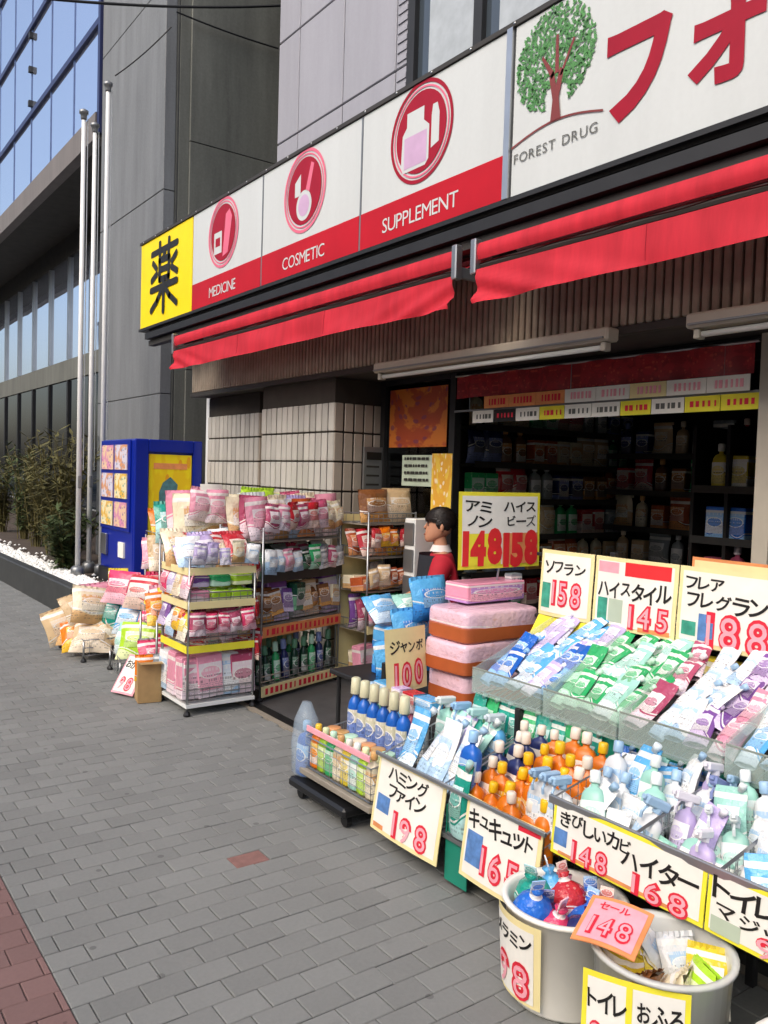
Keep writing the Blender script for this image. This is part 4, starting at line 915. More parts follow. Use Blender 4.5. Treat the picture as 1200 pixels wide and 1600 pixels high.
r4 = wire_rack('wire_rack', 'wire rack behind the others, close to the tiled wall', (2.42, 5.75, 0), .02, .92, .35, (.3, .62, .97), 1.05, back=True, cat='rack')
fill(r4, .97, .92, .33, (6, 2), ['snack_bag', 'wide_bag'], ['cream', 'pink', 'hot pink', 'white', 'beige', 'lime'], 'on the top of the rack by the tiled wall', .12, .05, sc=(1.2, 1.65))
fill(r4, .62, .92, .33, (6, 1), ['snack_bag'], ['pink', 'cream', 'orange', 'green'], 'on the middle of the rack by the tiled wall', .12, .02, sc=(1.3, 1.5))
fill(r4, .3, .92, .33, (6, 1), ['snack_bag'], ['beige', 'pink', 'red', 'yellow'], 'on the bottom of the rack by the tiled wall', .12, .02, sc=(1.3, 1.5))

r3 = wire_rack('wire_rack', 'narrow wire rack in front of the shop window posters', (3.33, 4.76, 0), .12, .46, .33, (.06, .4, .68, .92, 1.16), 1.24, back=True, boards=True, cat='rack')
for z in (.04, .38): MB().box(0, -.018, z, .46, -.012, z + .06).build('price_rail', 'paper_cream', r3)
fill(r3, .06, .46, .3, (4, 2), ['carton', 'small_bag'], ['pink', 'cream', 'white', 'rose'], 'on the lowest shelf of the narrow rack', .03, .006, sc=(1.1, 1.3))
fill(r3, .4, .46, .3, (4, 2), ['small_bag'], ['rose', 'purple', 'green', 'brown'], 'on the second shelf of the narrow rack', .08, .01, sc=(1.4, 1.6))
fill(r3, .68, .46, .3, (3, 2), ['small_bag', 'flat_box'], ['terracotta', 'cream', 'grey', 'beige'], 'on the middle shelf of the narrow rack', .08, .01, sc=(1.2, 1.35))
fill(r3, .92, .46, .3, (4, 2), ['small_bag'], ['red', 'terracotta', 'orange', 'brown'], 'on the fourth shelf of the narrow rack', .35, .02, sc=(1.25, 1.5))
fill(r3, 1.16, .46, .3, (2, 1), ['wide_bag'], ['brown', 'beige'], 'on the top shelf of the narrow rack', .1, .01, sc=(1.05, 1.15))
# grey storage shelf unit by the doorway post
su = empty('drawer_unit', 'pale grey drawer unit standing under the yellow poster', 'drawer unit', (3.52, 4.98, 0)); bpy.context.view_layer.update()
P(MB().cbox(3.65, 4.64, .003, 3.81, 4.74, .0195, .002), 'foot', 'black_plastic', su)
P(MB().cbox(3.64, 4.63, .02, 3.82, 4.75, 1.2, .006), 'case', 'white_paint', su)
for k in range(6): P(MB().cbox(3.628, 4.635, .06 + k * .19, 3.6395, 4.745, .22 + k * .19, .004), 'drawer', 'grey_metal', su)

def hang(t, w, z, n, kinds, cols, where, sc, y=-.03):
    for k in range(n): item(q_.choice(kinds), to_world(t, ((k + .5) * w / n, y, z + q_.uniform(-.01, .01))), t.rotation_euler[2] + q_.uniform(-.25, .25), q_.uniform(.0, .2), q_.choice(cols), where, sc * q_.uniform(.85, 1.15), roll_=q_.uniform(-.15, .15))
hang(r2, .8, .84, 9, ['small_bag'], ['green', 'white', 'rose', 'dark green', 'grey', 'pink'], 'hung along the front of the wide wire rack', 1.0)
hang(r2, .8, 1.12, 8, ['small_bag'], ['pink', 'cream', 'rose', 'white', 'red'], 'hung along the upper front of the wide wire rack', 1.15)
hang(r2, .8, .56, 8, ['small_bag', 'carton'], ['brown', 'purple', 'beige', 'dark green', 'cream'], 'at the lip of the second shelf of the wide wire rack', .95, .02)
hang(r1, .44, .93, 5, ['small_bag'], ['white', 'cream', 'lime', 'lavender', 'red'], 'hung along the top front of the small square rack', .8)
hang(r1, .44, .5, 5, ['small_bag'], ['red', 'rose', 'cream', 'hot pink'], 'hung along the second front of the small square rack', .85)
hang(r3, .46, 1.0, 5, ['small_bag'], ['terracotta', 'orange', 'red', 'cream'], 'hung along the front of the narrow rack', .9)
hang(r4, .92, 1.12, 7, ['snack_bag'], ['cream', 'pink', 'white', 'rose', 'lime'], 'piled high at the front of the rack by the tiled wall', 1.0)
hang(r3, .46, .72, 5, ['small_bag'], ['terracotta', 'cream', 'beige', 'green'], 'hung lower on the front of the narrow rack', .9)
hang(r3, .46, .44, 5, ['small_bag'], ['rose', 'purple', 'cream', 'pink'], 'hung lowest on the front of the narrow rack', .9)
for k in range(5): item('snack_bag', to_world(r2, (-.03, .05 + k * .08, .3 + (k % 3) * .22)), A2 + WEST + q_.uniform(-.3, .3), .15, ('red', 'cream', 'rose', 'pink', 'green')[k], 'hung on the end of the wide wire rack beside the square one', .8)
for k in range(7): item('small_bag', to_world(r1, (.47, .03 + (k % 3) * .13, .3 + (k // 3) * .26)), -WEST + q_.uniform(-.4, .4), .1, ('red', 'hot pink', 'rose')[k % 3], 'hung on the shop side of the small square rack', .95)
r9 = wire_rack('wire_basket', 'two level wire basket of bags behind the cardboard box', (2.02, 5.3, 0), -.05, .34, .36, (.12, .44), .5, lip=.12, cat='basket')
fill(r9, .12, .34, .34, (3, 2), ['snack_bag', 'wide_bag'], ['hot pink', 'grey', 'red', 'pink'], 'in the lower level of the two level basket', .4, .03, sc=(.9, 1.1))
fill(r9, .44, .34, .34, (3, 3), ['snack_bag', 'small_bag'], ['orange', 'purple', 'yellow', 'pink', 'white'], 'in the upper level of the two level basket', .5, .03, sc=(.95, 1.25))
# bags heaped in low baskets on the left
r7 = wire_rack('wire_basket', 'low wire basket heaped with beige bags at the far left', (1.88, 6.45, 0), 0, .46, .62, (.05,), .16, lip=.12, cat='basket')
for k in range(16):
    hi = k >= 10; kk_ = k - 10 if hi else k
    item('wide_bag', to_world(r7, (.05 + (kk_ % 3) * .16 + (.05 if hi else 0), .02 + (kk_ // 3) * .17 + (.1 if hi else 0), (.07 if not hi else .27) + (kk_ % 3) * .025)), q_.uniform(-1.1, .3), q_.uniform(.2, .8), ('beige', 'cream', 'beige', 'orange', 'beige', 'pink', 'cream', 'beige', 'lime')[k % 9], 'heaped in the low basket at the far left', q_.uniform(1.1, 1.4), roll_=q_.uniform(-.4, .4))
for k, (c, x, y, z) in enumerate((('orange', 2.28, 6.7, .34), ('yellow', 2.3, 6.95, .42))): item('snack_bag', (x, y, z), -.4, .2, c, 'beside the beige heap', 1.0)
r8 = wire_rack('wire_basket', 'low wire basket holding a lime green bag', (1.92, 5.72, 0), -.15, .4, .42, (.04,), .14, lip=.12, cat='basket')
item('wide_bag', to_world(r8, (.13, .06, .13)), -.7, .45, 'lime', 'in the low basket', 1.25, label='bright lime green bag in the low basket before the square rack')
item('wide_bag', to_world(r8, (.28, .2, .13)), -.3, .3, 'lime', 'in the low basket', 1.0, label='smaller lime green bag behind the bright one', c2='#e8f2a0')
item('wide_bag', to_world(r8, (.3, .05, .1)), -.4, .4, 'white', 'in the low basket', 1.0, label='white and grey bag beside the lime green ones', c2='#b9c6cf')
item('snack_bag', to_world(r8, (.05, .3, .13)), -1.2, .3, 'mint', 'in the low basket', 1.0, label='pale mint bag at the edge of the low basket')
r6 = wire_rack('wire_rack', 'wire rack of colourful bags in front of the vending machine', (2.3, 6.0, 0), -.1, .62, .42, (.1, .42, .72, .94), .98, cat='rack')
fill(r6, .1, .62, .4, (4, 2), ['snack_bag'], ['red', 'hot pink', 'teal', 'beige'], 'on the bottom tier before the vending machine', .3, .05, sc=(1.1, 1.45))
fill(r6, .42, .62, .4, (4, 2), ['snack_bag', 'wide_bag'], ['hot pink', 'pink', 'sky blue', 'red', 'lavender'], 'on the second tier before the vending machine', .35, .05, sc=(1.1, 1.45))
fill(r6, .72, .62, .4, (4, 2), ['snack_bag', 'wide_bag'], ['beige', 'pink', 'cream', 'orange', 'rose'], 'on the third tier before the vending machine', .35, .05, sc=(1.1, 1.45))
fill(r6, .94, .62, .4, (4, 2), ['snack_bag'], ['teal', 'orange', 'beige', 'pink', 'mint'], 'on the top tier before the vending machine', .4, .05, sc=(1.1, 1.45))
for k, c in enumerate(('hot pink', 'red', 'sky blue', 'hot pink', 'teal')): item('wide_bag', (2.2 - .03 * k, 5.95 + k * .15, .22 + (k % 2) * .22), WEST + .5, .4, c, 'hung on the street side before the vending machine', 1.2)
card('price_card', 'pink and white card leaning at the foot of the low basket', (1.78, 5.47, .01), (.35, -.8, 0), (.45, .1, .85), .2, .27, [('98', .2, .12, .42, 'price', .6), ('おかし', .12, .68, .2, 'ink', .7)], border='ink_pink')
cbx = empty('cardboard_box', 'small open cardboard box on the paving beside the square rack', 'box', (1.93, 5.2, 0), -.2)
for (a, b, c, d) in ((-.07, -.075, .07, -.07), (-.07, .07, .07, .075), (-.075, -.07, -.07, .07), (.07, -.07, .075, .07)): MB().box(a, b, .002, c, d, .26).build('side', 'cardboard', cbx)
MB().box(-.07, -.07, .002, .07, .07, .008).build('bottom', 'cardboard', cbx); MB().box(-.07, -.13, .2605, .07, -.072, .264).build('flap', 'cardboard', cbx)
for k, c in enumerate(('orange', 'grey')): item('small_bag', (1.9 + k * .07, 5.2, .13), -.3, .1, c, 'in the cardboard box', 1.1)
card('price_card', 'cream card with a small plush picture above the small square rack', (2.5, 5.72, 1.18), (1, 0, 0), (0, .1, 1), .17, .22, [('II', .3, .45, .42, 'ink', .3)], border='paper')

# ------------------------------------------------------------------ front stall: frame, lower baskets, sloping upper trays
stl = empty('display_stall', 'two-tier steel display stall of detergents in front of the shop', 'stall', (2.2, 2, 0)); bpy.context.view_layer.update()
for y in (.3, 1.3, 2.3, 3.2):
    for x, h in ((2.08, .34 if y < 1.8 else .18), (2.36, .6), (2.9, 1.2 if y < 2.8 else .6)): P(MB().cbox(x - .014, y - .014, .003, x + .014, y + .014, h, .003), 'leg', 'dark_metal', stl)
P(MB().box(1.97, .2, .335, 2.37, 1.77, .35), 'lower_shelf', 'grey_metal', stl); P(MB().box(1.97, 1.775, .18, 2.37, 2.70, .195), 'lower_shelf', 'grey_metal', stl)
P(MB().box(2.31, .2, .42, 2.85, 2.58, .435), 'upper_shelf', 'teal_board', stl)
P(MB().cbox(1.955, .2, .49, 1.967, 1.765, .515, .002), 'front_rail', 'chrome_wire', stl); P(MB().cbox(1.955, 1.775, .37, 1.967, 2.70, .385, .002), 'front_rail', 'chrome_wire', stl)
P(MB().cbox(2.865, .2, 1.15, 2.88, 2.72, 1.165, .003), 'card_rail', 'dark_metal', stl); P(MB().cbox(2.865, .2, .86, 2.88, 2.72, .875, .003), 'card_rail', 'dark_metal', stl)
P(MB().box(2.40, .2, .437, 2.406, 2.6, .59), 'tray_board', 'teal_board', stl)

def basket(lab, x0, x1, y0, y1, z0, z1, zf, acr=False):
    t = empty('wire_basket', lab, 'basket', (x0, y0, z0), group='wire baskets on the lower tier'); bpy.context.view_layer.update()
    def grid_face(name, a, b, c, d, mat='chrome_wire', n1=10, n2=4):
        a, b, c, d = map(Vector, (a, b, c, d)); m = MB()
        for k in range(n1 + 1): m.tube([a.lerp(b, k / n1), d.lerp(c, k / n1)], .0016, 3, False)
        for k in range(n2 + 1): m.tube([a.lerp(d, k / n2), b.lerp(c, k / n2)], .0016 if 0 < k < n2 else .004, 4, False)
        P(m, name, mat, t)
    grid_face('bottom', (x0, y0, z0), (x0, y1, z0), (x1, y1, z0), (x1, y0, z0)); grid_face('front', (x0, y0, z0), (x0, y1, z0), (x0, y1, zf), (x0, y0, zf)); grid_face('back', (x1, y0, z0), (x1, y1, z0), (x1, y1, z1), (x1, y0, z1))
    for y in (y0, y1): grid_face('side', (x0, y, z0), (x1, y, z0), (x1, y, z1), (x0, y, zf))
    return t
bk = [('wire basket of small bottles at the left end of the stall', 1.95, 2.36, 2.72, 3.24, .16, .36, .3), ('wire basket behind the front hanging price card', 1.98, 2.36, 2.31, 2.70, .2, .48, .36), ('wire basket of orange bottles', 1.98, 2.36, 1.80, 2.27, .2, .5, .36), ('wire basket of white and lime packs', 1.98, 2.36, 1.455, 1.765, .355, .58, .5), ('wire basket of white and purple packs', 1.98, 2.36, 1.19, 1.45, .355, .58, .5), ('wire basket of blue packs at the right edge', 1.98, 2.36, .8, 1.185, .355, .58, .5)]
for b in bk: basket(*b)
# left end: bottles, tall blue bottles behind, hanging bag
P(MB().cbox(1.93, 2.70, .125, 2.36, 3.26, .152, .003), 'end_board', 'edge_stone', stl)
for k in range(8): item('bottle', (1.985, 2.755 + k * .063, .162), WEST + q_.uniform(-.1, .1), .03, ('cream', 'lime', 'mint', 'yellow', 'cream', 'green', 'lime', 'orange')[k], 'in the front row of the left end basket', .82)
for k in range(7): item('can', (2.06, 2.76 + k * .07, .162), WEST, .02, ('green', 'cream', 'terracotta', 'beige')[k % 4], 'in the second row of the left end basket', 1.1)
P(MB().cbox(1.945, 2.73, .325, 1.953, 3.23, .352, .002), 'price_rail', 'ink_pink', stl)
for k in range(6): item('tall_bottle', (2.17, 2.8 + k * .075, .25), WEST, .02, 'blue', 'standing in the left end basket', 1.06, c2='#d6d2b0')
for k in range(6): item('tall_bottle', (2.26, 2.78 + k * .078, .25), WEST, .02, ('white', 'rose', 'sky blue', 'cream', 'teal', 'white')[k], 'at the back of the left end basket', .95)
for k in range(4): item('flat_box', (2.28, 2.77 + k * .1, .49), WEST, .02, ('sky blue', 'red', 'lavender', 'sky blue')[k], 'laid over the bottles at the left end', .7)
hb = empty('hanging_bag', 'clear plastic bag with a blue bottle hung at the stall end', 'bag', (1.96, 3.3, .1)); bpy.context.view_layer.update()
P(MB().loft([[(1.98 + r * math.cos(a) * .8, 3.29 + r * math.sin(a), z) for a in [k * math.pi / 6 for k in range(12)]] for r, z in ((.04, .09), (.075, .11), (.08, .25), (.065, .36), (.025, .44))]), 'film', 'clear_bag', hb, smooth=True)
item('bottle', (1.965, 3.275, .105), WEST, .05, 'blue', 'in the clear hanging bag', 1.05, label='blue bottle inside the clear hanging bag'); item('bottle', (2.0, 3.32, .105), WEST, .05, 'sky blue', 'in the clear hanging bag', .9, label='pale blue bottle inside the clear hanging bag')
dl = empty('dolly', 'black low dolly under the left end of the stall', 'dolly', (1.95, 3.1, 0)); bpy.context.view_layer.update()
P(MB().cbox(1.9, 2.84, .055, 2.32, 3.31, .1, .012), 'deck', 'black_plastic', dl)
for (x, y) in ((1.95, 2.89), (2.27, 2.89), (1.95, 3.26), (2.27, 3.26)): P(MB().tube([(x - .012, y, .03), (x + .012, y, .03)], .027, 12), 'wheel', 'black_plastic', dl)
crate = empty('crate', 'low black crate under the left end basket on the dolly', 'crate', (2.1, 3, .1)); bpy.context.view_layer.update()
P(MB().box(1.99, 2.86, .101, 2.3, 3.28, .122), 'tray', 'black_plastic', crate)
# basket B: pale pouches leaning
for k in range(7): item('slim_pouch', (2.06 + (k % 2) * .09, 2.36 + k * .047, .3 + (k % 2) * .02), WEST + q_.uniform(-.5, .1), q_.uniform(.35, .7), ('white', 'mint', 'white', 'lavender', 'white', 'mint', 'sky blue')[k], 'leaning in the basket behind the front hanging card', 1.0)
for k in range(4): item('spray_bottle', (2.28, 2.36 + k * .1, .34), WEST, .1, ('sky blue', 'teal', 'blue', 'mint')[k], 'at the back of the basket behind the front hanging card', 1.0)
item('refill_pouch', (1.98, 2.215, .2), WEST, .05, 'teal', '', (.75, 1, 1.12), label='dark teal pouch hanging between the two front price cards')
item('bottle', (2.03, 2.225, .34), WEST, .1, 'blue', '', 1.0, label='blue bottle squeezed between the teal pouch and the orange bottles')
P(MB().box(1.985, 2.165, .02, 1.99, 2.285, .30), 'backing_board', 'teal_board', stl)
# orange bottles
for r in range(5):
    for k in range(6):
        c = 'orange' if not (r >= 2 and k >= 4) else 'navy'
        item('bottle', (2.02 + r * .064, 1.835 + k * .07 + q_.uniform(-.008, .008), .225 + r * .04), WEST + q_.uniform(-.5, .5), q_.uniform(-.05, .2), c, 'in the orange bottle basket', q_.uniform(.85, 1.0), c2='#f4c21c' if q_.random() < .5 and c == 'orange' else '#f6e9d8')
# white and lime packs
def heap(x0, x1, y0, y1, z, nx, ny, kinds, cols, where, sc, rise=.03, lean=.3):
    for r in range(nx):
        for k in range(ny):
            item(q_.choice(kinds), (x0 + (r + .3) * (x1 - x0) / nx, y0 + (k + .5) * (y1 - y0) / ny + q_.uniform(-.012, .012), z + r * rise + q_.uniform(0, .02)), WEST + q_.uniform(-.5, .5), lean + q_.uniform(-.15, .25), q_.choice(cols), where, sc * q_.uniform(.88, 1.12), roll_=q_.uniform(-.2, .2))
heap(2.0, 2.34, 1.47, 1.75, .37, 4, 4, ['refill_pouch', 'spray_bottle', 'bottle', 'small_bag'], ['white', 'white', 'white', 'lime', 'sky blue', 'mint'], 'in the white and lime pack basket', .84)
for k in range(3): item('spray_bottle', (2.03, 1.79 + k * .045, .34), WEST + q_.uniform(-.2, .2), .1, 'white', 'between the orange bottles and the mould cleaner strip', .9)
heap(2.0, 2.34, 1.2, 1.44, .37, 4, 4, ['refill_pouch', 'bottle', 'spray_bottle', 'small_bag'], ['lavender', 'white', 'navy', 'white', 'mint'], 'in the white and purple pack basket', .8)
heap(2.0, 2.34, .82, 1.17, .37, 4, 5, ['refill_pouch', 'small_bag', 'bottle'], ['blue', 'sky blue', 'blue', 'white'], 'in the blue pack basket at the right edge', .82)
# back row under the trays
for k in range(9): item('refill_pouch', (2.365, 1.95 + k * .075, .437), WEST + q_.uniform(-.15, .15), .08, ('teal', 'green', 'teal')[k % 3], 'standing under the upper trays', .66)
for k in range(10): item('refill_pouch', (2.365, .95 + k * .095, .437), WEST + q_.uniform(-.15, .15), .08, ('blue', 'sky blue', 'navy')[k % 3], 'standing under the right part of the upper trays', .62)

# sloping upper trays
def tray(lab, y0, y1):
    t = empty('display_tray', lab, 'tray', (2.35, y0, .6), group='sloping trays on the upper tier'); bpy.context.view_layer.update()
    zb = lambda x: .615 + (x - 2.35) * .36
    m = MB(); n = max(4, int((y1 - y0) / .03))
    for k in range(n + 1):
        y = y0 + .006 + (y1 - y0 - .012) * k / n; m.tube([(2.36, y, zb(2.36)), (2.83, y, zb(2.83))], .0022, 3, False)
    for k in range(6):
        x = 2.36 + k * .094; m.tube([(x, y0 + .004, zb(x) - .004), (x, y1 - .004, zb(x) - .004)], .003, 4, False)
    P(m, 'wire_bottom', 'chrome_wire', t)
    P(MB().box(2.347, y0 + .003, .605, 2.352, y1 - .003, .705), 'front_lip', 'acrylic', t)
    P(MB().tube([(2.35, y0 + .004, .708), (2.35, y1 - .004, .708)], .004, 5), 'lip_edge', 'acryl_frame', t)
    for y in (y0 + .003, y1 - .003):
        P(MB().loft([[(2.353, y - .0015, .61), (2.83, y - .0015, zb(2.83)), (2.83, y - .0015, zb(2.83) + .1), (2.353, y - .0015, .705)], [(2.353, y + .0015, .61), (2.83, y + .0015, zb(2.83)), (2.83, y + .0015, zb(2.83) + .1), (2.353, y + .0015, .705)]]), 'side', 'acrylic', t)
    return t, zb
TR = [('sloping tray of blue pouches beside the tissue packs', 2.175, 2.57, ['sky blue', 'blue', 'lavender', 'sky blue'], 'in the blue tray beside the tissue packs'), ('sloping tray of green pouches', 1.82, 2.17, ['green', 'green', 'green', 'mint'], 'in the green tray'), ('sloping tray of pink, white and purple pouches', 1.42, 1.815, ['rose', 'white', 'white', 'purple', 'pink'], 'in the pink and white tray'), ('sloping tray of blue pouches at the right edge', .95, 1.415, ['sky blue', 'blue', 'sky blue', 'white'], 'in the blue tray at the right edge')]
for lab, y0, y1, cs, wh in TR:
    t, zb = tray(lab, y0, y1); n = 5
    for r in range(4):
        for k in range(n):
            x = 2.38 + r * .105; y = y1 - (k + .5) * (y1 - y0) / n
            c = cs[k % len(cs)] if len(cs) == 5 else q_.choice(cs)
            item('slim_pouch', (x, y + q_.uniform(-.008, .008), zb(x) + .03 + r * .008), WEST + q_.uniform(-.2, .2), R(58) + q_.uniform(-.12, .12), c, wh, q_.uniform(.72, .9), roll_=q_.uniform(-.2, .2))

# price cards on the upper rail
card('price_card', 'cream 158 price card, left of the row behind the trays', (2.852, 2.675, .885), W, UPV, .305, .3, [('ソフラン', .1, .66, .22, 'ink', .78), ('158', .28, .2, .46, 'price', .55)], blocks=((.06, .12, .24, .5, 'ink_teal'),))
card('price_card', 'pinkish 145 price card in the middle of the row behind the trays', (2.852, 2.36, .885), W, UPV, .41, .3, [('ハイスタイル', .06, .46, .26, 'ink', .88), ('145', .48, .08, .42, 'price', .46)], border='paper_cream', base='paper', blocks=((.4, .76, .93, .95, 'solid_red'), (.05, .78, .32, .93, 'ink_pink'), (.07, .1, .2, .42, 'ink_teal'), (.22, .1, .4, .42, 'paper_green'), (.6, .03, .95, .09, 'paper_orange')))
card('price_card', 'large cream 188 price card, right of the row behind the trays', (2.852, 1.944, .885), W, UPV, .5, .3, [('フレア', .06, .74, .2, 'ink', .34), ('フレグランス', .08, .5, .24, 'ink', .8), ('188', .27, .04, .54, 'price', .5)], blocks=((.05, .12, .18, .3, 'ink_teal'), (.2, .08, .33, .42, 'ink_blue')))
card('price_card', 'cream 98 price card just past the right edge of the row', (2.852, 1.43, .885), W, UPV, .4, .3, [('98', .3, .1, .5, 'price', .5)])
card('price_card', 'orange lettered card farther back near the right edge', (3.3, 2.19, .98), W, UPV, .6, .2, [('おすすめ', .05, .5, .3, 'red', .8), ('お買得品', .05, .12, .3, 'ink', .8)], base='paper_cream', border='paper_orange', stick=(3.31, 1.9, .01))
yt = empty('tray_liner', 'yellow card liner under the 158 price card', 'liner', (2.84, 2.6, .8)); bpy.context.view_layer.update(); P(MB().grid(lambda u, v: (2.845 - v * .06, 2.67 - u * .3, .883 - v * .09), 4, 2), 'sheet', 'paper_yellow', yt); P(MB().box(2.78, 2.36, .785, 2.79, 2.68, .8), 'edge', 'paper_yellow', yt)
# lower cards
card('price_card', 'white hanging 198 price card, leftmost on the stall front', (1.945, 2.70, .075), W, (.1, 0, 1), .42, .3, [('ハミング', .2, .74, .2, 'ink', .6), ('ファイン', .24, .53, .2, 'ink', .54), ('198', .36, .07, .42, 'price', .5)], border='paper_cream', curl=.01, blocks=((.07, .28, .28, .5, 'ink_blue'), (.05, .05, .22, .11, 'paper_orange')))
card('price_card', 'white hanging 165 price card under the orange bottles', (1.945, 2.155, .105), W, (.08, 0, 1), .36, .28, [('キュキュット', .06, .68, .25, 'ink', .86), ('165', .3, .17, .44, 'price', .5)], border='paper_cream', curl=.01, blocks=((.07, .2, .3, .6, 'ink_blue'), (.72, .88, .98, .99, 'ink_red')))
card('price_card', 'long yellow edged strip with 148 and 168 prices', (1.948, 1.74, .345), W, (.05, 0, 1), .53, .165, [('きびしいカビ', .06, .62, .3, 'ink', .5), ('ハイター', .5, .42, .38, 'ink', .46), ('148', .16, .06, .5, 'price', .26), ('168', .58, .02, .46, 'price', .34)], border='paper_yellow', base='paper', curl=.004, blocks=((.02, .2, .12, .5, 'ink_blue'), (.06, .04, .9, .1, 'paper_orange')))
card('price_card', 'yellow edged strip with a 98 price at the right edge', (1.948, 1.205, .345), W, (.05, 0, 1), .42, .165, [('トイレ', .04, .6, .36, 'ink', .42), ('マジックリン', .06, .32, .3, 'ink', .84), ('98', .34, .02, .4, 'price', .3)], border='paper_yellow', base='paper', curl=.004, blocks=((.04, .05, .24, .3, 'paper_green'),))

# ------------------------------------------------------------------ table of tissue packs beside the trays
tb = empty('folding_table', 'low folding table under the pink tissue packs', 'table', (2.7, 3.1, 0)); bpy.context.view_layer.update()
P(MB().cbox(2.39, 2.66, .43, 3.1, 3.75, .455, .005), 'top', 'dark_metal', tb)
for (x, y) in ((2.43, 2.7), (3.06, 2.7), (2.43, 3.71), (3.06, 3.71)): P(MB().tube([(x, y, .003), (x, y, .428)], .012, 8), 'leg', 'dark_metal', tb)
for k in range(3): item('tissue_pack', (2.72 + (.02, -.01, .01)[k], 2.92, .457 + k * .146), (-.03, .05, -.02)[k], 0, 'pale pink', '', 1.0, c2='#bf5f2c', label=('bottom', 'middle', 'top')[k] + ' pink and brown tissue pack of the stack beside the trays', group='stacked tissue packs')
item('flat_box', (2.83, 3.02, .903), .03, 0, 'pink', '', (2.2, 1.6, 1.25), label='pink printed box on top of the tissue pack stack', c2='#b98fd0')
item('carton', (3.02, 3.02, .903), 0, 0, 'grey', '', .7, label='small grey carton beside the pink printed box', c2='#4a5060')
for k in range(4): item('small_pack', (2.66 + (k % 2) * .27, 3.5, .457 + (k // 2) * .13), .1, 0, 'sky blue', 'stacked behind the pink tissue packs', 1.05, c2='#2f7fd0')
for k in range(3): item('wide_bag', (2.5 + k * .08, 3.3 - k * .04, .46 + k * .16), .1, .2, 'sky blue', 'standing just left of the pink tissue packs', 1.0, c2='#2f86d8')
for k in range(3): item('wide_bag', (2.58 + k * .19, 3.47, .73), .1, .8, ('sky blue', 'mint', 'lavender')[k], 'lying on the blue roll packs', .8)
card('price_card', 'white pole card with red 148 and 158 prices, standing highest', (2.62, 2.995, 1.06), (1, 0, 0), (0, 0, 1), .55, .375, [('アミ', .07, .75, .17, 'ink', .3), ('ノン', .09, .56, .16, 'ink', .28), ('ハイス', .52, .76, .17, 'ink', .42), ('ビーズ', .56, .57, .16, 'ink', .38), ('148', .04, .09, .56, 'solid', .46), ('158', .52, .06, .56, 'solid', .45)], border='paper_yellow', base='paper', curl=.008, blocks=((.04, .05, .49, .46, 'paper_yellow'), (.51, .05, .97, .46, 'paper_orange')), stick=(2.9, 3.03, .91))
card('price_card', 'cream 100 price card left of the tissue packs', (2.22, 3.0, .51), (1, .12, 0), (0, .05, 1), .26, .29, [('ジャンボ', .1, .62, .22, 'ink', .82), ('100', .16, .1, .5, 'price', .72)], border='paper_cream', base='paper_cream', stick=(2.4, 3.05, .43))

# ------------------------------------------------------------------ round bins on the paving
def bin_(lab, x, y, r0, r1, h, mat='bin_white'):
    t = empty('bin', lab, 'bin', (x, y, .001), group='bins on the paving')
    MB().lathe([(r0 * .97, 0), (r0, .008), (r1, h), (r1 + .012, h + .004), (r1 + .012, h + .014), (r1 - .004, h + .014), (r1 - .008, h), (r0 - .008, .012)], n=40, cap1=False).build('wall', mat, t, True)
    MB().lathe([(r0 - .008, .011), (r0 - .009, .014)], n=40).build('bottom', mat, t)
    return t
bin_('round white bin of sponges with a curled 98 card', 1.86, 1.6, .155, .172, .27)
for k in range(11):
    a = k * 2.4; r = .03 + .085 * math.sqrt(k / 11); item('net_sponge', (1.86 + r * math.cos(a), 1.6 + r * math.sin(a), .10 + (.07 if k % 3 else .11)), a, .3, ('red', 'navy', 'blue', 'sky blue', 'hot pink', 'blue', 'teal', 'navy', 'pink', 'blue', 'red')[k], 'in the round white bin', 1.0)
bt = [to for to in range(1)]
t = empty('price_card', 'cream 98 card curled round the white bin', 'price card', (1.7, 1.66, .02)); bpy.context.view_layer.update()
def wrap(u, v, n):
    a = R(137) + u / .175; r = .17 + .017 * (v / .26) + .006 + n; return (1.86 + r * math.cos(a), 1.6 + r * math.sin(a), .03 + v)
P(MB().grid(lambda a, b: wrap(a * .2, b * .24, 0), 8, 3), 'board', 'paper_cream', t); P(MB().grid(lambda a, b: wrap(.01 + a * .17, .01 + b * .21, .0012), 8, 3), 'sheet', 'paper', t)
P(letters(MB(), 'メラミン', wrap, .015, .16, .05, off=.03, n=.003, jit=.3, fit=.16), 'lettering', 'ink_black', t); P(letters(MB(), '98', wrap, .03, .02, .13, off=.075, n=.003, fit=.14), 'price_digits', 'ink_red', t); P(letters(MB(), '98', wrap, .033, .02, .13, off=0, n=.0042, gap=.25, fit=.13), 'price_digits', 'ink_pink', t)
bin_('round pale bin of yellow packs at the bottom edge', 1.82, 1.24, .155, .17, .31, 'bin_clear')
for k in range(9):
    a = k * 2.4 + 1; r = .03 + .09 * math.sqrt(k / 9); item('small_bag', (1.82 + r * math.cos(a), 1.24 + r * math.sin(a), .175), a, .5, ('yellow', 'cream', 'white', 'yellow', 'lime', 'white', 'brown', 'yellow', 'cream')[k], 'in the pale bin at the bottom edge', 1.05)
card('price_card', 'pink sale card lying tilted on the pale bin', (1.625, 1.375, .335), (.3, -.9, .0), (.82, .28, .38), .165, .16, [('148', .18, .2, .5, 'price', .66), ('セール', .2, .74, .18, 'red', .5)], border='paper_orange', base='ink_pink')
card('price_card', 'yellow bordered card on the front of the pale bin', (1.59, 1.3, .12), (.5, -.866, 0), (-.02, 0, 1), .25, .19, [('トイレ', .05, .58, .3, 'ink', .38), ('おふろ', .52, .58, .3, 'ink', .42), ('98', .08, .1, .4, 'price', .3), ('クイック', .5, .16, .24, 'ink', .46)], border='paper_yellow', blocks=((.42, .05, .48, .95, 'paper_yellow'),))
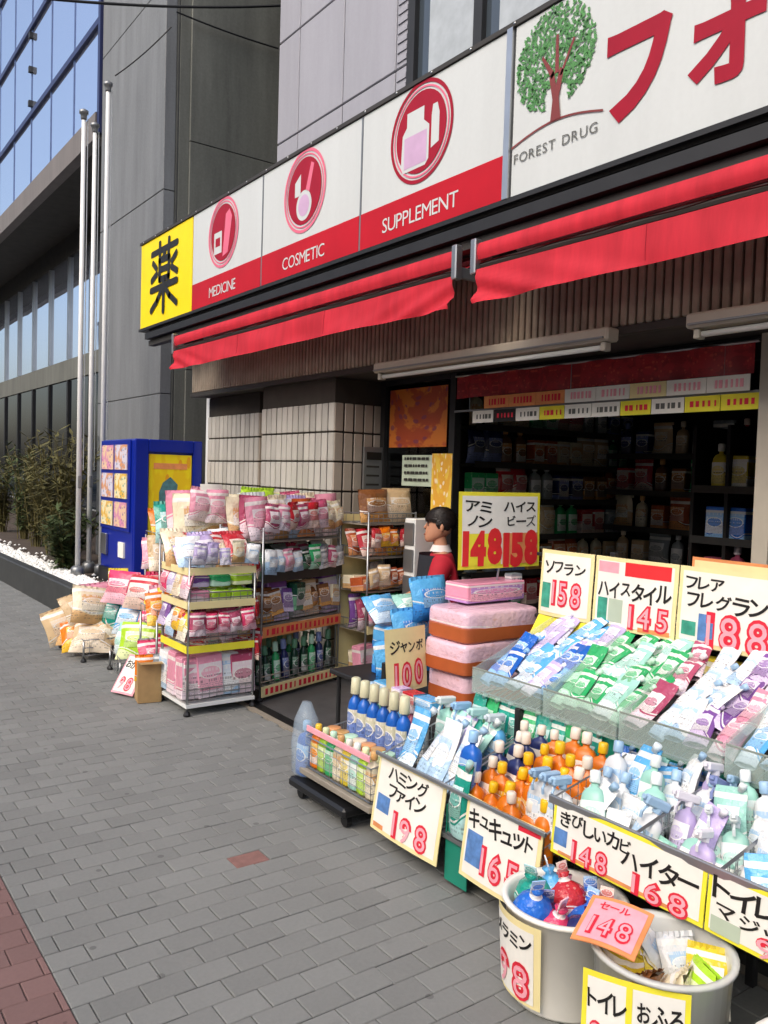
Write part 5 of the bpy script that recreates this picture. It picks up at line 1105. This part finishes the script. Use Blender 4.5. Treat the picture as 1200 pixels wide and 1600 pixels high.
bin_('white bin of blue packs at the lower right corner', 1.78, .78, .15, .17, .28)
for k in range(7):
    a = k * 2.4; item('small_bag', (1.78 + .08 * math.cos(a) * (k > 0), .78 + .08 * math.sin(a) * (k > 0), .16), a, .4, ('blue', 'sky blue', 'blue')[k % 3], 'in the white bin at the corner', 1.1)

# ------------------------------------------------------------------ inside the shop
def gondola(lab, x, y0, y1, h, tiers, colors, where, kinds):
    t = empty('shelf_unit', lab, 'shelf', (x, y0, 0)); bpy.context.view_layer.update()
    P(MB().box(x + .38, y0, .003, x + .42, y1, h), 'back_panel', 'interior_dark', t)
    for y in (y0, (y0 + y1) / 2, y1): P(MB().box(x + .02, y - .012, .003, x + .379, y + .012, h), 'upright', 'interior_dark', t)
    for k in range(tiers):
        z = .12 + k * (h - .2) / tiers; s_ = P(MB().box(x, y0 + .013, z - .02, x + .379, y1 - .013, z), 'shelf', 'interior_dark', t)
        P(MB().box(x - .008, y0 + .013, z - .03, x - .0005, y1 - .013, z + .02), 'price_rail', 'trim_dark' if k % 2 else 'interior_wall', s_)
        n = int((y1 - y0) / .2)
        for q in range(n):
            item(kinds[(q + k) % len(kinds)], (x + .1, y0 + .1 + q * (y1 - y0 - .2) / n + .1, z + .003), WEST, .02, colors[(q // 2 + k * 3) % len(colors)], where.format(('lowest', 'second', 'third', 'fourth', 'fifth', 'top')[k]), 1.25)
gondola('long dark shelf unit inside the shop facing the doorway', 6.2, 1.4, 5.1, 2.15, 6, ['terracotta', 'cream', 'green', 'brown', 'red', 'grey', 'beige', 'navy'], 'on the {} shelf of the long unit inside', ['carton', 'bottle', 'snack_bag'])
gondola('short shelf unit inside the shop near the doorway', 5.0, 2.85, 3.35, 1.9, 5, ['yellow', 'blue', 'rose', 'red'], 'on the {} shelf of the short unit inside', ['carton', 'carton', 'bottle'])
gondola('shelf unit inside the shop at the right of the doorway', 6.1, -.6, 1.3, 2.0, 6, ['grey', 'cream', 'brown', 'terracotta', 'white'], 'on the {} shelf of the right unit inside', ['carton', 'snack_bag'])

t = empty('shelf_unit', 'long shelf unit along the side wall inside the shop, seen through the doorway', 'shelf', (4.3, 5.0, 0)); bpy.context.view_layer.update()
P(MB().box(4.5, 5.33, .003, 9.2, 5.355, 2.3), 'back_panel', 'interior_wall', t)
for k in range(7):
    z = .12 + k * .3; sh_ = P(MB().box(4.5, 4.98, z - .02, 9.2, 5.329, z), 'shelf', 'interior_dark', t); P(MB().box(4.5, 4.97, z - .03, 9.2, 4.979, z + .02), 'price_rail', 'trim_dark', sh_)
    for q in range(26): item(('carton', 'snack_bag', 'bottle', 'carton')[(q // 2 + k) % 4], (4.62 + q * .17 + q_.uniform(-.02, .02), 5.1, z + .003), q_.uniform(-.1, .1), .02, ('brown', 'terracotta', 'cream', 'beige', 'green', 'red', 'grey', 'navy')[(q // 2 + k * 3) % 8], 'on the {} shelf along the side wall inside'.format(('lowest', 'second', 'third', 'fourth', 'fifth', 'sixth', 'top')[k]), 1.3)
# ------------------------------------------------------------------ kneeling person in red by the doorway
pr = empty('person', 'dark haired person in a red top and dark vest kneeling by the shop window', 'person', (3.69, 4.38, 0.003), R(-129))
def skin_obj(name, verts, edges, radii, mat, parent, lvl=2):
    me = bpy.data.meshes.new(name); me.from_pydata(verts, edges, []); me.materials.append(MATS[mat]); o = link(name, me, parent)
    sk = o.modifiers.new('Skin', 'SKIN'); sk.use_smooth_shade = True
    for k, v in enumerate(o.data.skin_vertices[0].data): v.radius = radii[k] if isinstance(radii[k], tuple) else (radii[k],) * 2; v.use_root = (k == 0)
    sb = o.modifiers.new('Sub', 'SUBSURF'); sb.levels = lvl; sb.render_levels = lvl
    return o
V_ = [(0, 0, .47), (0, .01, .68), (0, 0, .9), (0, -.01, .99), (0, -.02, 1.06), (0, -.03, 1.12), (0, -.035, 1.2), (0, -.03, 1.26),
      (-.155, 0, .93), (-.19, -.06, .72), (-.16, -.26, .62), (-.14, -.32, .61), (.155, 0, .93), (.19, -.06, .72), (.16, -.26, .62), (.14, -.32, .61),
      (-.1, 0, .44), (-.12, -.14, .1), (-.12, .2, .06), (-.12, .3, .05), (.1, 0, .44), (.12, -.14, .1), (.12, .2, .06), (.12, .3, .05)]
E_ = [(0, 1), (1, 2), (2, 3), (3, 4), (4, 5), (5, 6), (6, 7), (2, 8), (8, 9), (9, 10), (10, 11), (2, 12), (12, 13), (13, 14), (14, 15), (0, 16), (16, 17), (17, 18), (18, 19), (0, 20), (20, 21), (21, 22), (22, 23)]
R_ = [.14, .13, .13, .06, .055, .085, .095, .06, .06, .05, .035, .028, .06, .05, .035, .028][:8]
R_ = [.13, .12, .13, .055, .05, .05, .06, .04, .06, .048, .036, .03, .06, .048, .036, .03, .09, .065, .05, .035, .09, .065, .05, .035]
body = skin_obj('body', V_, E_, R_, 'skin', pr)
for s_ in (-1, 1):       # fingers resting on the goods
    for f_ in range(4):
        bx_ = s_ * (.14 - .02 * (f_ - 1.5)); L = (.06, .07, .068, .055)[f_]
        skin_obj('finger', [(bx_, -.335, .61), (bx_, -.335 - L * .55, .605), (bx_, -.335 - L, .585)], [(0, 1), (1, 2)], [.0095, .009, .007], 'skin', pr, 1)
    skin_obj('thumb', [(s_ * .11, -.31, .61), (s_ * .085, -.34, .605), (s_ * .08, -.37, .595)], [(0, 1), (1, 2)], [.011, .01, .008], 'skin', pr, 1)
SV = [(0, 0, .5), (0, .01, .68), (0, 0, .89), (-.155, 0, .925), (-.188, -.05, .76), (.155, 0, .925), (.188, -.05, .76), (0, -.01, .97)]
skin_obj('top', SV, [(0, 1), (1, 2), (2, 3), (3, 4), (2, 5), (5, 6), (2, 7)], [.155, .145, .155, .082, .07, .082, .07, .075], 'shirt_red', pr)
TV = [(0, 0, .48), (-.1, 0, .43), (-.12, -.14, .11), (-.12, .2, .07), (.1, 0, .43), (.12, -.14, .11), (.12, .2, .07)]
skin_obj('trousers', TV, [(0, 1), (1, 2), (2, 3), (0, 4), (4, 5), (5, 6)], [.155, .11, .085, .07, .11, .085, .07], 'trousers', pr)
hd_ = [(1.052, .026, -.112, -.07), (1.066, .043, -.124, -.03), (1.09, .058, -.127, .02), (1.12, .067, -.122, .05), (1.15, .072, -.117, .07), (1.18, .075, -.113, .082), (1.21, .076, -.111, .086), (1.24, .072, -.103, .08), (1.265, .058, -.082, .058), (1.285, .03, -.045, .02)]
MB().loft([[(w_ * math.cos(a), (y0_ + y1_) / 2 + (y1_ - y0_) / 2 * math.sin(a), z_) for a in [k * math.pi / 12 for k in range(24)]] for z_, w_, y0_, y1_ in hd_]).build('head', 'skin', pr, True)
hr = MB(); q = random.Random(9)
for k in range(900):        # short strands lying over the skull
    a = q.uniform(0, 6.283); th = q.uniform(0, 1.25) if math.sin(a) < -.3 else q.uniform(0, 1.95)
    def hp(t_, l_): return Vector((.079 * l_ * math.sin(t_) * math.cos(a), -.014 + .103 * l_ * math.sin(t_) * math.sin(a), 1.2 + .09 * l_ * math.cos(t_)))
    p0, p1, p2 = hp(th, 1.03), hp(th + .25, 1.1), hp(th + .5, 1.06); w_ = Vector((-math.sin(a), math.cos(a), 0)) * .009
    hr.quad(p0 - w_, p0 + w_, p1 + w_, p1 - w_); hr.quad(p1 - w_, p1 + w_, p2 + w_ * .3, p2 - w_ * .3)
hr.build('hair', 'hair', pr)
for s_ in (-1, 1):
    MB().lathe([(.004, -.006), (.010, -.003), (.010, .003), (.004, .006)], n=10).xf(Matrix.Translation((s_ * .031, -.104, 1.172)) @ Matrix.Rotation(math.pi / 2, 4, 'X')).build('eye', 'eye', pr)
    MB().cbox(s_ * .031 - .016, -.112, 1.187, s_ * .031 + .016, -.104, 1.192, .001).build('eyebrow', 'hair', pr)
    MB().lathe([(.004, -.03), (.012, -.015), (.014, .01), (.006, .028)], n=8).xf(Matrix.Translation((s_ * .076, -.01, 1.155))).build('ear', 'skin', pr, True)
MB().tube([(0, -.112, 1.175), (0, -.126, 1.148), (0, -.12, 1.14)], [.008, .011, .007], 8).build('nose', 'skin', pr, True)
MB().tube([(-.022, -.122, 1.105), (0, -.129, 1.102), (.022, -.122, 1.105)], [.003, .005, .003], 6).build('mouth', 'lip', pr, True)
MB().loft([[(r_ * math.cos(a), -.012 + r_ * .9 * math.sin(a), z_) for a in [k * math.pi / 10 for k in range(20)]] for r_, z_ in ((.085, .99), (.07, 1.02), (.066, 1.035))], False, False).build('collar', 'mask_white', pr, True)
for s_ in (-1, 1):      # dark open vest over the red top
    MB().grid(lambda u, v: ((s_ * (.07 + .13 * math.sin(u * 1.5)) * (1 - .1 * v)), -.165 * math.cos(u * 1.55) * (1 - .12 * max(0, v - .6) * 2) - .012, .5 + v * .47), 8, 8).build('vest', 'trousers', pr, True)
